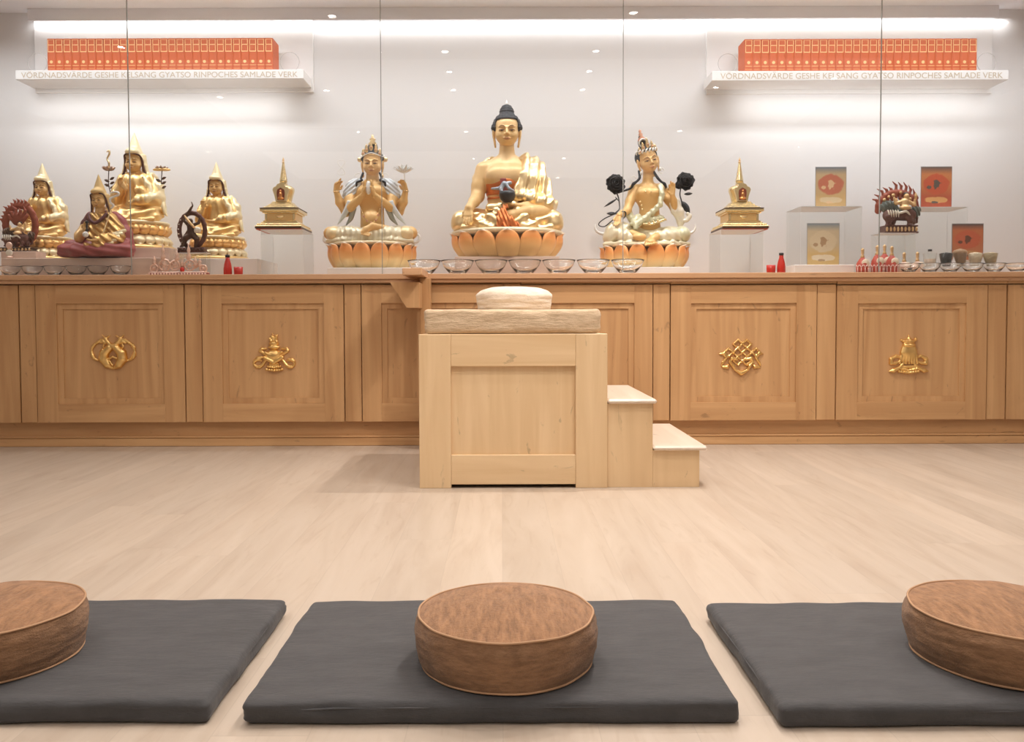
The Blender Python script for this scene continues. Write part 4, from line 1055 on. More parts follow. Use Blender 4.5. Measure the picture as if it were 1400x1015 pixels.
# ================================================================== leaning female statue with roses
def tara():
    Y = 5.98; loc, s = place(880.5, 369, Y)
    t = thing('seated_rose_statue', 'ivory and gold statue with tilted head between two black roses', 'statue', loc)
    MB().lathe([(44, 0), (45, 5), (45, 25), (50, 27), (1e-3, 27)], 48).build('lotus_core', MATS['lotus_core'], t, s)
    petals(t, s, 15, 50, 12.2, 31, 0, 5, 4, 6, lean=9)
    disc_base(t, s, 56, 54, 28, 33, M_disc, 3)
    b = Vol((-56, -74, 18), (56, 30, 136), .7)
    b.cap((8, 2, 60), (7, 1, 84), 14.5, 13.5, 4, sc=(1, .75, 1)); b.ell((5, 0, 100), (19, 13, 15), 6); b.cap((-13, 3, 110), (23, 3, 111), 6.5, 6.5, 6); b.cap((5, 3, 112), (6, 3, 134), 7.5, 7, 5)
    for q in (-1, 1): b.ell((5 + q * 8, -9, 103), (8, 6, 6.5), 4)
    b.tube([(-14, 2, 109), (-20, -3, 92), (-24, -8, 80)], [6.6, 6, 5.4], 3); b.tube([(-24, -8, 80), (-32, -18, 74), (-38, -26, 71)], [5.4, 4.6, 3.4], 2.5)
    b.tube([(24, 2, 109), (33, -2, 94), (40, -6, 82)], [6.6, 6, 5.6], 3); b.tube([(40, -6, 82), (37, -14, 92), (34, -20, 99)], [5.4, 4.4, 3.2], 2.5)
    # bare feet in front
    b.tube([(14, -34, 44), (4, -50, 38), (-2, -56, 33)], [5, 4.8, 4.6], 2.5); b.ell((-2, -57, 32), (7, 7, 4.6), 2)
    for i in range(5): b.cap((-7 + i * 3.2, -60, 31), (-9 + i * 3.4, -65, 27.5 + i * .6), 1.7, 1.5, .5)
    b.tube([(-22, -36, 46), (-16, -44, 42)], [4.6, 4.6], 2); b.ell((-14, -47, 40), (9, 5, 5), 2)
    h1 = Vol((-60, -46, 48), (-28, -14, 84), .45); hand(h1, (-38, -26, 71), (-.25, -.35, -1), (-.3, -1, 0), 18, (4, 4, 6, 8), 1, (.5, .6), fat=1.2)
    h2 = Vol((20, -44, 90), (50, -8, 124), .45); hand(h2, (34, -20, 99), (-.05, -.1, 1), (-.2, -1, 0), 19, (38, 10, 16, 10), -1, fat=1.2)
    hd = head_vol(neck=8); M = headM((4.5, -1, 147), .79, tilt=-13, turn=8, nod=3)
    sculpt('body', [b, h1, h2, (hd, M)], M_skin2, t, s)
    face_parts(t, s, M, hd)
    h = Vol((-24, -24, -30), (24, 28, 48), .75)
    h.ell((0, 5, 8), (19.3, 20.5, 18), 1); h.tube([(0, 6, 24), (-1, 6, 34), (-2, 6, 42)], [8, 7, 4], 3); h.box((0, -20, -8), (15.2, 20, 23.5), 7, 1.2, 's'); h.box((0, -12, -22), (30, 40, 20), 2, 1, 's')
    sculpt('hair', (h, M), M_hair, t, s)
    crown(t, s, M)
    for i in range(9):
        a = -1.25 + i * .31
        xf(MB().tube([(20 * math.sin(a), 3 - 20 * math.cos(a), 13.5), (20.4 * math.sin(a + .1), 3 - 20.4 * math.cos(a + .1), 17.5), (19 * math.sin(a + .25), 3 - 19 * math.cos(a + .25), 20)], [1.2, 1.8, .6], 6), M).build('white_hair_pearl', M_whitel, t, s)
    xf(MB().lathe([(6.5, 36), (7, 38), (3, 44), (4, 47), (1.6, 50), (2.8, 52.5), (1e-3, 56)], 12, (-1.5, 5, 0)), M).build('topknot_ornament', M_coral, t, s)
    xf(MB().tube([(-7, 0, 26), (-9, -1, 33), (-3, -3, 38), (4, -2, 34), (6, 0, 28)], [1, 1.6, 1.6, 1.6, 1], 6), M).build('topknot_band', M_whitel, t, s)
    for q in (-1, 1):
        xf(MB().ball((q * 17, -5, -18), (2.6, 2.6, 3.6), 8, 6), M).build('earring', M_whitel, t, s)
        MB().tube([(5 + q * 10 - 3, -2, 134), (5 + q * 12, -5, 124), (5 + q * 17, -7, 118), (5 + q * 21, -8, 115), (5 + q * 24, -6, 110), (5 + q * 29 - 2, -6, 107), (q * 34, -4, 104)], [1.4, 2.0, 1.6, 2.4, 1.6, 1.4, .5], 6).build('hair_lock', M_hair, t, s)
    for q in (-1, 1): MB().tube([(4 + q * 19 + 3.6 * math.cos(a), -2, 131 + (3 if q > 0 else -8) + 3.6 * math.sin(a)) for a in [i * .35 for i in range(16)]], .6, 6).build('ribbon_curl', M_whitel, t, s)
    # ivory skirt
    k = Vol((-66, -56, 30), (66, 34, 72), .7)
    k.tube([(-8, 4, 46), (-30, -8, 52), (-44, -16, 52)], [12, 11.5, 10.5], 4); k.tube([(-44, -18, 50), (-30, -32, 42), (-12, -38, 38)], [10, 8.5, 7], 4); k.ell((-47, -14, 42), (11, 14, 10), 5)
    k.tube([(12, 4, 46), (34, -6, 46), (46, -14, 45)], [12, 11.5, 11], 4); k.tube([(46, -16, 44), (26, -32, 42), (6, -36, 40)], [10.5, 9.5, 8], 4); k.ell((0, 6, 44), (28, 22, 12), 4)
    k.tube([(-56, -20, 33), (-30, -42, 33), (0, -47, 33), (30, -42, 33), (56, -20, 33)], 2.8, 2)
    k.warp(lambda x, y, z: -.7 * np.sin(x * .5 + z * .3 * np.sign(x)) * np.clip((50 - np.abs(x)) / 8, 0, 1) * np.clip((-y - 10) / 8, 0, 1))
    sculpt('skirt', k, M_silk, t, s)
    kn = Vol((32, -40, 32), (64, 8, 64), .7); kn.ell((47.5, -17, 45.5), (11.5, 15, 11.5), 3); sculpt('knee', kn, M_green, t, s)
    g = Vol((-30, -36, 52), (36, 26, 122), .65)
    g.tube([(20, -10, 112), (21, -17, 100), (18, -19, 86), (8, -18, 76), (-2, -18, 68), (-14, -20, 60), (-16, -24, 54)], [3.4, 3.6, 3.6, 3.6, 4, 5, 3], 2)
    g.tube([(-9, -12, 66), (4, -15, 65), (20, -12, 68), (24, -2, 68)], [4, 4.4, 4.4, 4], 3); g.tube([(-10, -10, 71), (-16, -16, 64), (-20, -20, 60)], [4, 4, 2.6], 2)
    g.warp(lambda x, y, z: -.45 * np.sin(x * .8 + z * .35))
    sculpt('sash', g, M_green, t, s)
    MB().tube([(-6, -22, 60), (4, -27, 59), (14, -25, 62), (24, -20, 66), (27, -16, 65)], [1.0, 1.6, 1.6, 1.6, .8], 8).build('belt', M_jewel, t, s)
    for p in ((2, -28, 61), (8, -27.5, 62), (14, -26, 63.5), (-1, -16, 104), (6, -17, 103), (-8, -15, 90), (-6, -15.5, 85), (-5, -15, 80)): MB().ball(p, 1.4, 8, 6).build('jewel_bead', M_jewel, t, s)
    sl = Vol((24, -30, 56), (60, 20, 100), .65); sl.tube([(42, -8, 92), (46, -6, 78), (49, -4, 66), (48, -4, 58)], [4.4, 6.5, 5.5, 3], 3); sl.tube([(34, -10, 88), (38, -8, 78), (44, -6, 70)], [2, 3, 2.5], 3)
    sculpt('sleeve', sl, M_pearl, t, s)
    s2 = Vol((-40, -24, 62), (-8, 14, 100), .65); s2.tube([(-21, -2, 92), (-24, -4, 80), (-18, -6, 68), (-12, -8, 62)], [4.5, 6, 4.5, 3], 3); sculpt('sleeve', s2, M_green, t, s)
    for q in (-1, 1): MB().tube([(q * 52, -10, 50), (q * 58, -9, 48), (q * 65, -9, 51), (q * 68, -9, 57), (q * 67, -9, 61)], [1.6, 2.2, 1.8, 1.2, .5], 8).build('ribbon_tail', M_whitel, t, s)
    # roses with stems and leaves
    rose('black_rose', t, (-39.5, -6, 116), 12.5, M_black, s); rose('black_rose', t, (55, -6, 119), 11.5, M_black, s); rose('rose_bud', t, (45, -10, 113), 5, M_black, s)
    MB().tube([(-39, -6, 105), (-36, -7, 97), (-35, -9, 88), (-36, -14, 80), (-43, -22, 73), (-30, -24, 76), (-29, -24, 70), (-33, -25, 66)], .9, 6).build('rose_stem', M_black, t, s)
    MB().tube([(-43, -22, 73), (-55, -20, 68), (-63, -18, 62), (-63, -18, 58), (-56, -19, 57), (-48, -22, 63), (-40, -24, 70)], .8, 6).build('rose_stem', M_black, t, s)
    MB().tube([(48, -8, 110), (46, -12, 100), (48, -12, 92), (50, -10, 84)], .9, 6).build('rose_stem', M_black, t, s)
    for a, b_, w in (((-37, -8, 96), (-56, -8, 84), 1.6), ((-40, -20, 74), (-54, -20, 74), 2.2), ((52, -8, 101), (64, -8, 102), 2.0), ((49, -9, 92), (60, -9, 75), 4.4), ((-36, -9, 92), (-41, -9, 98), .8)):
        m_ = MB(); leaf(m_, a, b_, w); m_.build('rose_leaf', M_black, t, s)
    MB().tube([(56, -8, 76), (60, -8, 72), (56, -8, 66), (51, -8, 66)], [2.4, 3.4, 3, 2], 8).build('ribbon_curl', M_pearl, t, s)
    return t
tara()

# ================================================================== hatted gold teachers
def teacher(X0, Y0, Y, g, label, full=True, flowers=False, pose='teach'):
    loc, s0 = place(X0, Y0, Y); s = s0 * g
    t = thing('gilt_teacher_statue', label, 'statue', loc, 'gilt pointed hat teacher statues')
    MB().lathe([(49, 0), (50, 1), (50, 3.5), (47, 5), (38, 8), (35, 18), (36, 24), (41, 32), (1e-3, 33)], 60).build('lotus_core', M_robe2, t, s)
    petals(t, s, 20, 39, 6.8, 14, 19, 4, 3, 0, M_goldpetal, 'upper_petal', lean=3, a0=-125, a1=125)
    petals(t, s, 20, 39, 7.2, 14, 19, 4, 4, 9, M_hat, 'lower_petal', lean=5, flip=True, a0=-125, a1=125)
    disc_base(t, s, 42, 40, 33.5, 38, M_hat, 2, 'lotus_seat')
    r = Vol((-50, -48, 34), (50, 32, 118), .8)
    for q in (-1, 1):
        r.tube([(q * 10, 4, 50), (q * 24, -8, 48), (q * 26, -14, 47)], [12, 11, 10], 4); r.tube([(q * 26, -14, 46), (q * 10, -26, 45), (-q * 4, -28, 44)], [9.5, 8, 6], 4)
        r.tube([(q * 18, 4, 96), (q * 25, 0, 80), (q * 27, -6, 66)], [8.5, 8.5, 8], 5)
        r.tube([(q * 26, 2, 70), (q * 32, 0, 56), (q * 36, -2, 47)], [6, 4, 1.6], 4)
    r.cap((0, 2, 52), (0, 2, 84), 20, 19, 5, sc=(1, .72, 1)); r.ell((0, 1, 92), (23, 13, 13), 6); r.cap((-14, 3, 97), (14, 3, 97), 7, 7, 6)
    r.tube([(27, -6, 66), (14, -18, 66), (2, -22, 62)], [8.5, 7.5, 4], 4)
    if pose == 'teach': r.tube([(-25, -6, 68), (-18, -14, 76), (-12, -17, 84)], [8, 6.5, 5], 4); r.tube([(26, -6, 70), (14, -16, 78), (2, -19, 84)], [8, 6, 4.5], 4)
    else: r.tube([(-26, -4, 70), (-22, -12, 76), (-17, -15, 84)], [7.5, 6, 4.5], 4)
    r.tube([(-30, -28, 39), (0, -34, 39), (34, -26, 39)], 2.6, 3)
    r.warp(lambda x, y, z: (-.75 * np.sin(np.abs(x) * .55 + z * .14) * np.clip((z - 60) / 6, 0, 1) - .9 * np.sin(z * .5 - np.abs(x) * .24 + .6) * np.clip((62 - z) / 6, 0, 1)) * np.clip((-y + 8) / 8, 0, 1))
    r.tube([(-8, -17, 99), (1, -20, 84), (10, -18, 99)], [4, 7, 4], 1, 's')
    sculpt('robe', r, M_robe2, t, s)
    vs_ = Vol((-14, -20, 76), (18, 0, 100), .6); vs_.ell((1, -3.5, 87), (10, 7, 10), 1); sculpt('inner_vest', vs_, mat('coppery_vest', (.66, .34, .12), .4, .5), t, s)
    ck = Vol((-52, -34, 34), (54, 26, 112), .7)
    ck.tube([(8, 5, 102), (20, 4, 99), (28, 2, 86), (31, 1, 72), (34, 0, 60), (42, -3, 47)], [4, 6.5, 8, 7.5, 5, 1.6], 3)
    ck.tube([(14, -10, 98), (20, -10, 88), (24, -11, 78)], [2, 4, 4], 3); ck.tube([(30, -8, 72), (20, -18, 68), (9, -24, 65)], [6.5, 6, 3], 3)
    ck.tube([(-10, 6, 102), (-21, 7, 97), (-29, 8, 84), (-32, 8, 68), (-38, 4, 50)], [3, 4, 4.5, 4.5, 1.6], 3)
    ck.warp(lambda x, y, z: -.5 * np.sin(x * .7 - z * .12))
    sculpt('cloak', ck, M_hat, t, s)
    b = Vol((-32, -34, 54), (22, 14, 112), .6)
    b.cap((-1, 2, 92), (-1, 2, 110), 8, 6.5, 4); b.ell((0, -4, 90), (12, 9, 11), 4)
    if pose == 'teach': hand(b, (-12, -19, 84), (-.1, -.3, 1), (.7, -.5, 0), 15, (22, 30, 18, 15), 1, fat=1.3); hand(b, (-4, -22, 80), (-.6, -.1, .8), (0, 1, .3), 14, (20, 20, 20, 20), -1, fat=1.3)
    else: hand(b, (-17, -18, 84), (-.1, -.2, 1), (.2, -1, 0), 14, (30, 30, 16, 14), 1, fat=1.3); hand(b, (2, -25, 61), (-1, -.1, .1), (0, 0, 1), 15, (8, 8, 8, 8), 1, fat=1.3)
    hd = head_vol(neck=4); M = headM((-1.5, -1, 119), .66, nod=2)
    sculpt('body', [b, (hd, M)], M_skin2, t, s)
    face_parts(t, s, M, hd, M_eye, M_lip, .5)
    # tall pointed hat with long lappets
    hat = Vol((-40, -26, -46), (42, 28, 68), .85)
    hat.cap((0, 4, 8), (0, 3, 60), 21.5, 1.2, 2, sc=(.92, 1, 1)); hat.ell((0, -10, 20), (14, 12, 9), 5)
    for q in (-1, 1): hat.tube([(q * 18, 5, 14), (q * 20.5, 5, -6), (q * 26, 4, -24), (q * 38, 2, -40)], [4, 3.8, 3.4, 1.2], 3, sc=(1, 1.6, 1))
    hat.box((0, -14, -18), (16, 18, 33), 6, 1.5, 's'); hat.ell((0, 4, -2), (18.6, 22, 20), .8, 's'); hat.box((0, -30, 0), (40, 14, 13), 2, 1, 's')
    sculpt('pointed_hat', (hat, M), M_hat, t, s)
    for q in (-1, 1):
        xf(MB().tube([(q * 8, -17, 15.5), (q * 15.4, -11, 13), (q * 17.5, -4, 4), (q * 18.5, -2, -10), (q * 23, -2, -24), (q * 35, -3, -39)], [1.4, 1.8, 2.2, 2.4, 2.2, .8], 8), M).build('hat_lining', M_hatlin, t, s)
    xf(MB().tube([(-9, -17.2, 15.5), (0, -19, 15.8), (9, -17.2, 15.5)], 1.3, 6), M).build('hat_rim', M_hatlin, t, s)
    if flowers:
        for (fx, kind) in ((-34, 0), (34, 1)):
            P = [(fx * .95, -2, 58), (fx * 1.0, -2, 76), (fx * 1.05 - 1, -2, 90), (fx * 1.06, -2, 108)]
            MB().tube(P, .6, 6).build('flower_stem', M_bronze, t, s)
            for k in range(9):
                a = 2 * PI * k / 9; C = Vector((fx * 1.06, -2, 108)); d = Vector((math.cos(a), math.sin(a) * .8, .55)).normalized(); m_ = MB(); leaf(m_, C, C + d * 10, 2.2); m_.build('flower_petal', mat('antique_silver', (.55, .42, .34), .3, .8), t, s)
            for k in range(5):
                C = Vector((fx * 1.03, -2, 84 + k * 3)); m_ = MB(); leaf(m_, C, C + Vector(((-1) ** k * 7, -1, 3)), 1.8); m_.build('flower_leaf', M_bronze, t, s)
            if kind: MB().lathe([(1e-3, -1.6), (11, -1.2), (12, 0), (11, 1.2), (1e-3, 1.6)], 24, (fx * 1.06, -3, 109), True, 1, .4).build('scripture', M_robe2, t, s)
            else: MB().tube([(fx * 1.06, -2, 110), (fx * 1.06 + 1, -3, 118), (fx * 1.06 - 1.5, -3, 124), (fx * 1.06 + 1.5, -3, 130), (fx * 1.06 + 1.5, -3, 135), (fx * 1.06 - 2, -3, 133)], [1, 1.4, 1, 1.4, 1.2, .6], 6).build('flame_sword', M_jewel, t, s)
    return t
teacher(188, 343, 6.05, 1.0, 'tallest gilt statue with a pointed hat, flowers at both shoulders', flowers=True)
teacher(62, 357, 5.98, .83, 'gilt statue in a pointed hat at the far left', pose='lap')
teacher(299, 357, 5.98, .84, 'gilt statue in a pointed hat left of the stupa', pose='lap')

# ================================================================== burgundy robed statue
def maroon():
    Y = 5.62; loc, s = place(136, 353, Y)
    t = thing('maroon_robed_statue', 'painted statue in a burgundy robe and pointed hat at the left', 'statue', loc)
    r = Vol((-56, -34, -2), (56, 32, 66), .75)
    for q in (-1, 1):
        r.tube([(q * 12, 4, 14), (q * 34, -4, 12), (q * 42, -8, 10)], [14, 11.5, 9.5], 5); r.tube([(q * 42, -10, 9), (q * 20, -22, 9), (0, -25, 8)], [8.5, 8.5, 7], 5)
    r.ell((0, 6, 14), (38, 22, 14), 5); r.tube([(38, 4, 14), (34, 6, 34), (26, 8, 50), (20, 7, 58)], [9, 8, 7, 6], 5); r.tube([(-30, 6, 18), (-24, 8, 36), (-17, 8, 52), (-14, 7, 58)], [8, 6, 6, 6], 5)
    r.cap((3, 6, 12), (3, 6, 50), 22, 16, 5, sc=(1, .6, 1)); r.box((0, 0, -8), (70, 60, 8.4), 1, .6, 's')
    r.warp(lambda x, y, z: -.8 * np.sin(z * .6 + x * .16 + .8 * np.sin(x * .1)) * np.clip((30 - z) / 8, 0, 1) * np.clip((-y + 2) / 8, 0, 1))
    sculpt('robe', r, M_maroon, t, s)
    g = Vol((-34, -36, 8), (44, 20, 66), .65)
    g.cap((3, 1, 20), (3, 1, 46), 19, 15, 4, sc=(1, .75, 1)); g.cap((-8, 2, 55), (14, 2, 55), 7, 7.5, 5); g.tube([(18, 1, 52), (26, -3, 38), (30, -8, 26)], [8, 9, 8.5], 4); g.tube([(30, -10, 24), (18, -20, 24), (8, -24, 22)], [8, 7.5, 5], 4)
    g.tube([(-24, -18, 16), (-4, -26, 13), (18, -26, 15)], [3.4, 4.4, 4], 3)
    g.warp(lambda x, y, z: -.95 * np.sin((x * .55 + z * .62)) * np.clip((-y + 4) / 8, 0, 1))
    sculpt('golden_shawl', g, mat('old_gold_cloth', (.66, .40, .14), .34, .7), t, s)
    sv = Vol((0, -44, 12), (42, -4, 40), .6)
    for i in range(6): sv.cap((6 + i * 1.0, -26 + i * .8, 17 + i * 1.6), (24 + i * 3, -24 + i * 3.0, 14 + i * 4.4), 1.6, 2.6, .8)
    sculpt('pleated_sleeve', sv, M_hat, t, s)
    u = Vol((-34, -20, 24), (-4, 18, 66), .65); u.tube([(-12, 4, 56), (-18, 4, 46), (-19, 0, 38)], [7, 7.5, 7], 3); sculpt('undershirt', u, M_maroon_d, t, s)
    b = Vol((-36, -40, 12), (28, 20, 80), .55)
    b.tube([(-19, 1, 42), (-22, -8, 30), (-20, -14, 26)], [6.6, 6.6, 6.2], 3); b.tube([(-20, -14, 26), (-12, -21, 32), (-6, -25, 36)], [5.8, 4.4, 3], 2); hand(b, (-6, -25, 36), (.15, -.1, 1), (.6, -.8, 0), 14, (28, 24, 34, 36), -1, fat=1.3)
    hand(b, (10, -27, 22), (-1, -.1, -.1), (0, 0, 1), 15, (10, 10, 12, 14), 1, fat=1.3)
    b.cap((1, 3, 54), (1, 2, 70), 7, 6, 3)
    hd = head_vol(neck=2); M = headM((1.5, 0, 78), .56, tilt=-3, nod=3)
    sculpt('body', [b, (hd, M)], M_skin2, t, s); face_parts(t, s, M, hd)
    hat = Vol((-34, -26, -40), (38, 28, 70), .9)
    hat.cap((0, 4, 8), (2, 3, 62), 21.5, 1, 2, sc=(.92, 1, 1)); hat.ell((0, -10, 20), (14, 12, 9), 5)
    for q in (-1, 1): hat.tube([(q * 18, 5, 12), (q * 20, 6, -10), (q * 24, 6, -34)], [4, 3.6, 1.4], 3, sc=(1, 1.6, 1))
    hat.box((0, -14, -18), (16, 18, 34), 6, 1.5, 's'); hat.ell((0, 4, -2), (18.6, 22, 20), .8, 's'); hat.box((0, -30, 0), (40, 14, 13), 2, 1, 's')
    sculpt('pointed_hat', (hat, M), mat('mustard_hat', (.72, .50, .22), .5, .2), t, s)
    for q in (-1, 1): xf(MB().tube([(q * 8, -17, 15.5), (q * 15.4, -11, 13), (q * 17.5, -4, 2), (q * 19, -2, -14), (q * 23, -1, -34)], [1.4, 1.8, 2.4, 2.6, .8], 8), M).build('hat_lining', M_hatlin, t, s)
    MB().tube([(-9, -8, 58), (-5, -13, 50), (2, -14, 46), (10, -12, 52), (14, -6, 60)], [2, 2.4, 2.2, 2.4, 2], 8).build('collar', M_maroon_d, t, s)
    MB().lathe([(1e-3, -8), (2.4, -6), (1, -3), (1.4, 0), (1, 3), (2.4, 6), (1e-3, 8)], 12, (-2, -29, 40)).build('held_vajra', M_black, t, s)
    MB().ball((-3, -31, 29), (4, 3.4, 4), 14, 10).build('crystal_vase', M_whitel, t, s)
    MB().tube([(14, -19, 30), (18, -14, 48), (22, -10, 66)], .9, 6).build('staff', M_jewel, t, s)
    MB().tube([(22, -10, 66), (25, -10, 70), (21, -10, 74), (21, -10, 79), (27, -10, 82), (32, -10, 84), (32, -10, 87), (26, -10, 88), (20, -10, 86)], [1.2, 1.8, 1.4, 1.6, 1.4, 1.6, 1.4, 1.2, .6], 8).build('staff_curl', M_whitel, t, s)
    return t
maroon()
# ------------------------------------------------------------------ small helpers for the counter things
def on(px, Y, z=None): return Vector((atY(px, 375, Y).x, Y, (ZT if z is None else z) + .0005))
def multi(name, parts, parent=None, scale=1.0):
    """one mesh with several materials"""
    V, F, SM, MI, ms = [], [], [], [], []
    for mb, m in parts:
        n = len(V); V += [tuple(c * scale for c in p) for p in mb.v]; F += [tuple(i + n for i in f) for f in mb.f]; SM += mb.sm; MI += [len(ms)] * len(mb.f); ms.append(m)
    me = bpy.data.meshes.new(name); me.from_pydata(V, [], F)
    me.polygons.foreach_set('use_smooth', SM); me.polygons.foreach_set('material_index', MI)
    for m in ms: me.materials.append(m)
    bm = bmesh.new(); bm.from_mesh(me); bmesh.ops.recalc_face_normals(bm, faces=bm.faces); bm.to_mesh(me); bm.free()
    return link(bpy.data.objects.new(name, me), parent)
def glass(name, color=(1, 1, 1), rough=0.0, ior=1.45):
    if name in MATS: return MATS[name]
    return mat(name, color, rough, 0, Transmission_Weight=1.0, IOR=ior)
M_glass = glass('clear_glass', (.98, .985, .98))
M_block = wood('rosy_wood_block', (.64, .46, .37), (.76, .58, .48), 'X')
M_white2 = mat('white_acrylic', (.84, .82, .81), .25)
M_clearw = thin_glass(.012); M_clearw.name = 'clear_acrylic'
M_acedge = mat('acrylic_edge', (.90, .89, .89), .3)

def riser(name, label, cat, px0, px1, Y0, Y1, z0, z1, m, **kw):
    a, b = atY(px0, 375, Y0).x, atY(px1, 375, Y0).x
    t = tag(MB().box(0, b - a, 0, Y1 - Y0, 0, z1 - z0 - .001, .002).build(name, m), label, cat, **kw); t.location = (a, Y0, z0 + .0004); return t
def acrylic(label, px0, px1, Y0, Y1, z0, z1, group='clear acrylic plinths'):
    a, b = atY(px0, 375, Y0).x, atY(px1, 375, Y0).x; w, d, h = b - a, Y1 - Y0, z1 - z0 - .001
    t = thing('acrylic_plinth', label, 'plinth', (a, Y0, z0 + .0004), group)
    m = MB()
    m.box(0, w, 0, .003, 0, h).box(0, w, d - .003, d, 0, h).box(0, .003, .0031, d - .0031, 0, h).box(w - .003, w, .0031, d - .0031, 0, h)
    m.build('side_sheets', M_clearw, t); MB().box(0, w, 0, d, h - .004, h).build('top_sheet', M_acedge, t)
    for x in (0, w - .0025):
        for y in (0, d - .0025): MB().box(x + .0002, x + .0018, y + .0002, y + .0018, 0, h - .0045).build('edge_strip', M_acedge, t)
    return t

zB = atY(693.5, 355, 5.97).z
riser('statue_plinth', 'wooden block under the central statue, seen through the glass bowls', 'plinth', 622, 765, 5.66, 6.28, ZT, zB - .001, M_block)
for (px, nm, zz) in ((509.5, 'low white slab under the four-armed statue', atY(509.5, 370, 5.98).z), (880.5, 'low white slab under the statue with black roses', atY(880.5, 369, 5.98).z)):
    riser('white_slab', nm, 'plinth', px - 62, px + 62, 5.66, 6.30, ZT, zz, M_white2, group='white slabs under statues')
ZR = atY(136, 353, 5.62).z
riser('long_riser', 'long rosy wooden riser under the burgundy robed statue', 'plinth', 2, 222, 5.53, 6.34, ZT, ZR - .006, M_block)
riser('statue_plinth', 'wooden block under the tallest gilt pointed hat statue', 'plinth', 146, 232, 5.79, 6.32, ZR, atY(188, 343, 6.05).z, M_block)
zt3 = atY(299, 357, 5.98).z
riser('white_slab', 'white slab under the gilt hatted statue left of the stupa', 'plinth', 252, 352, 5.74, 6.26, ZT, zt3, M_white2, group='white slabs under statues')

# ------------------------------------------------------------------ offering bowls
def bowl_proto(R, H, name, label, group, cat='bowl'):
    t = thing(name, label, cat, (0, 0, 0), group)
    MB().lathe([(1e-4, 0.0), (R * .40, 0.0), (R * .44, H * .05), (R * .62, H * .26), (R * .84, H * .58), (R * .97, H * .93), (R, H * .985), (R * .985, H), (R * .955, H * .985), (R * .90, H * .84), (R * .78, H * .56), (R * .56, H * .30), (R * .34, H * .17), (1e-4, H * .15)], 48).build('bowl_wall', M_glass, t)
    return t
def water(t, R, H, m): MB().lathe([(1e-4, H * .155), (R * .33, H * .175), (R * .55, H * .305), (R * .765, H * .565), (R * .80, H * .62), (1e-4, H * .62)], 40).build('water', m, t)
M_water = glass('water', (1, 1, 1), 0, 1.33)
nth7 = ['under the leftmost petals of the four-armed figure', 'second from the left', 'third from the left, before the central lotus', 'fourth, right under the central statue', 'fifth from the left, before the central lotus', 'sixth from the left', 'rightmost, before the rose statue']
nth7[0] = 'leftmost, beside the maple ledge'
p = bowl_proto(.1098, .094, 'glass_bowl', '', 'large glass bowls before the central statue')
for i, px in enumerate((580, 625.5, 671.5, 717.5, 764, 811, 858)):
    o = p if i == 0 else copy_tree(p); o.location = on(px, 5.515); o['label'] = 'large clear glass bowl, ' + nth7[i]
p = bowl_proto(.068, .062, 'small_glass_bowl', '', 'small glass bowls at the left end')
for i, px in enumerate((14, 44, 74, 104, 134, 165)):
    o = p if i == 0 else copy_tree(p); o.location = on(px, 5.465); o['label'] = 'small clear glass bowl at the left end, ' + ['leftmost', 'second from left', 'third from left', 'fourth from left', 'fifth from left', 'sixth and rightmost'][i]
p = bowl_proto(.070, .060, 'small_glass_bowl', '', 'small glass bowls at the right end')
for i, px in enumerate((1243, 1271, 1299, 1329, 1359, 1390)):
    o = p if i == 0 else copy_tree(p); o.location = on(px, 5.465); o['label'] = 'small clear glass bowl at the right end, ' + ['leftmost, dark speck inside', 'second from left', 'third from left', 'fourth from left', 'fifth from left', 'cut by the frame'][i]
    if i == 5: p0_ = [q for q in bpy.data.objects if q.name.startswith('small_glass_bowl') and 'dark speck' in q.get('label', '')][0]; MB().ball((0, -.01, .022), (.016, .012, .008), 12, 8).build('dark_stone', M_black, p0_)

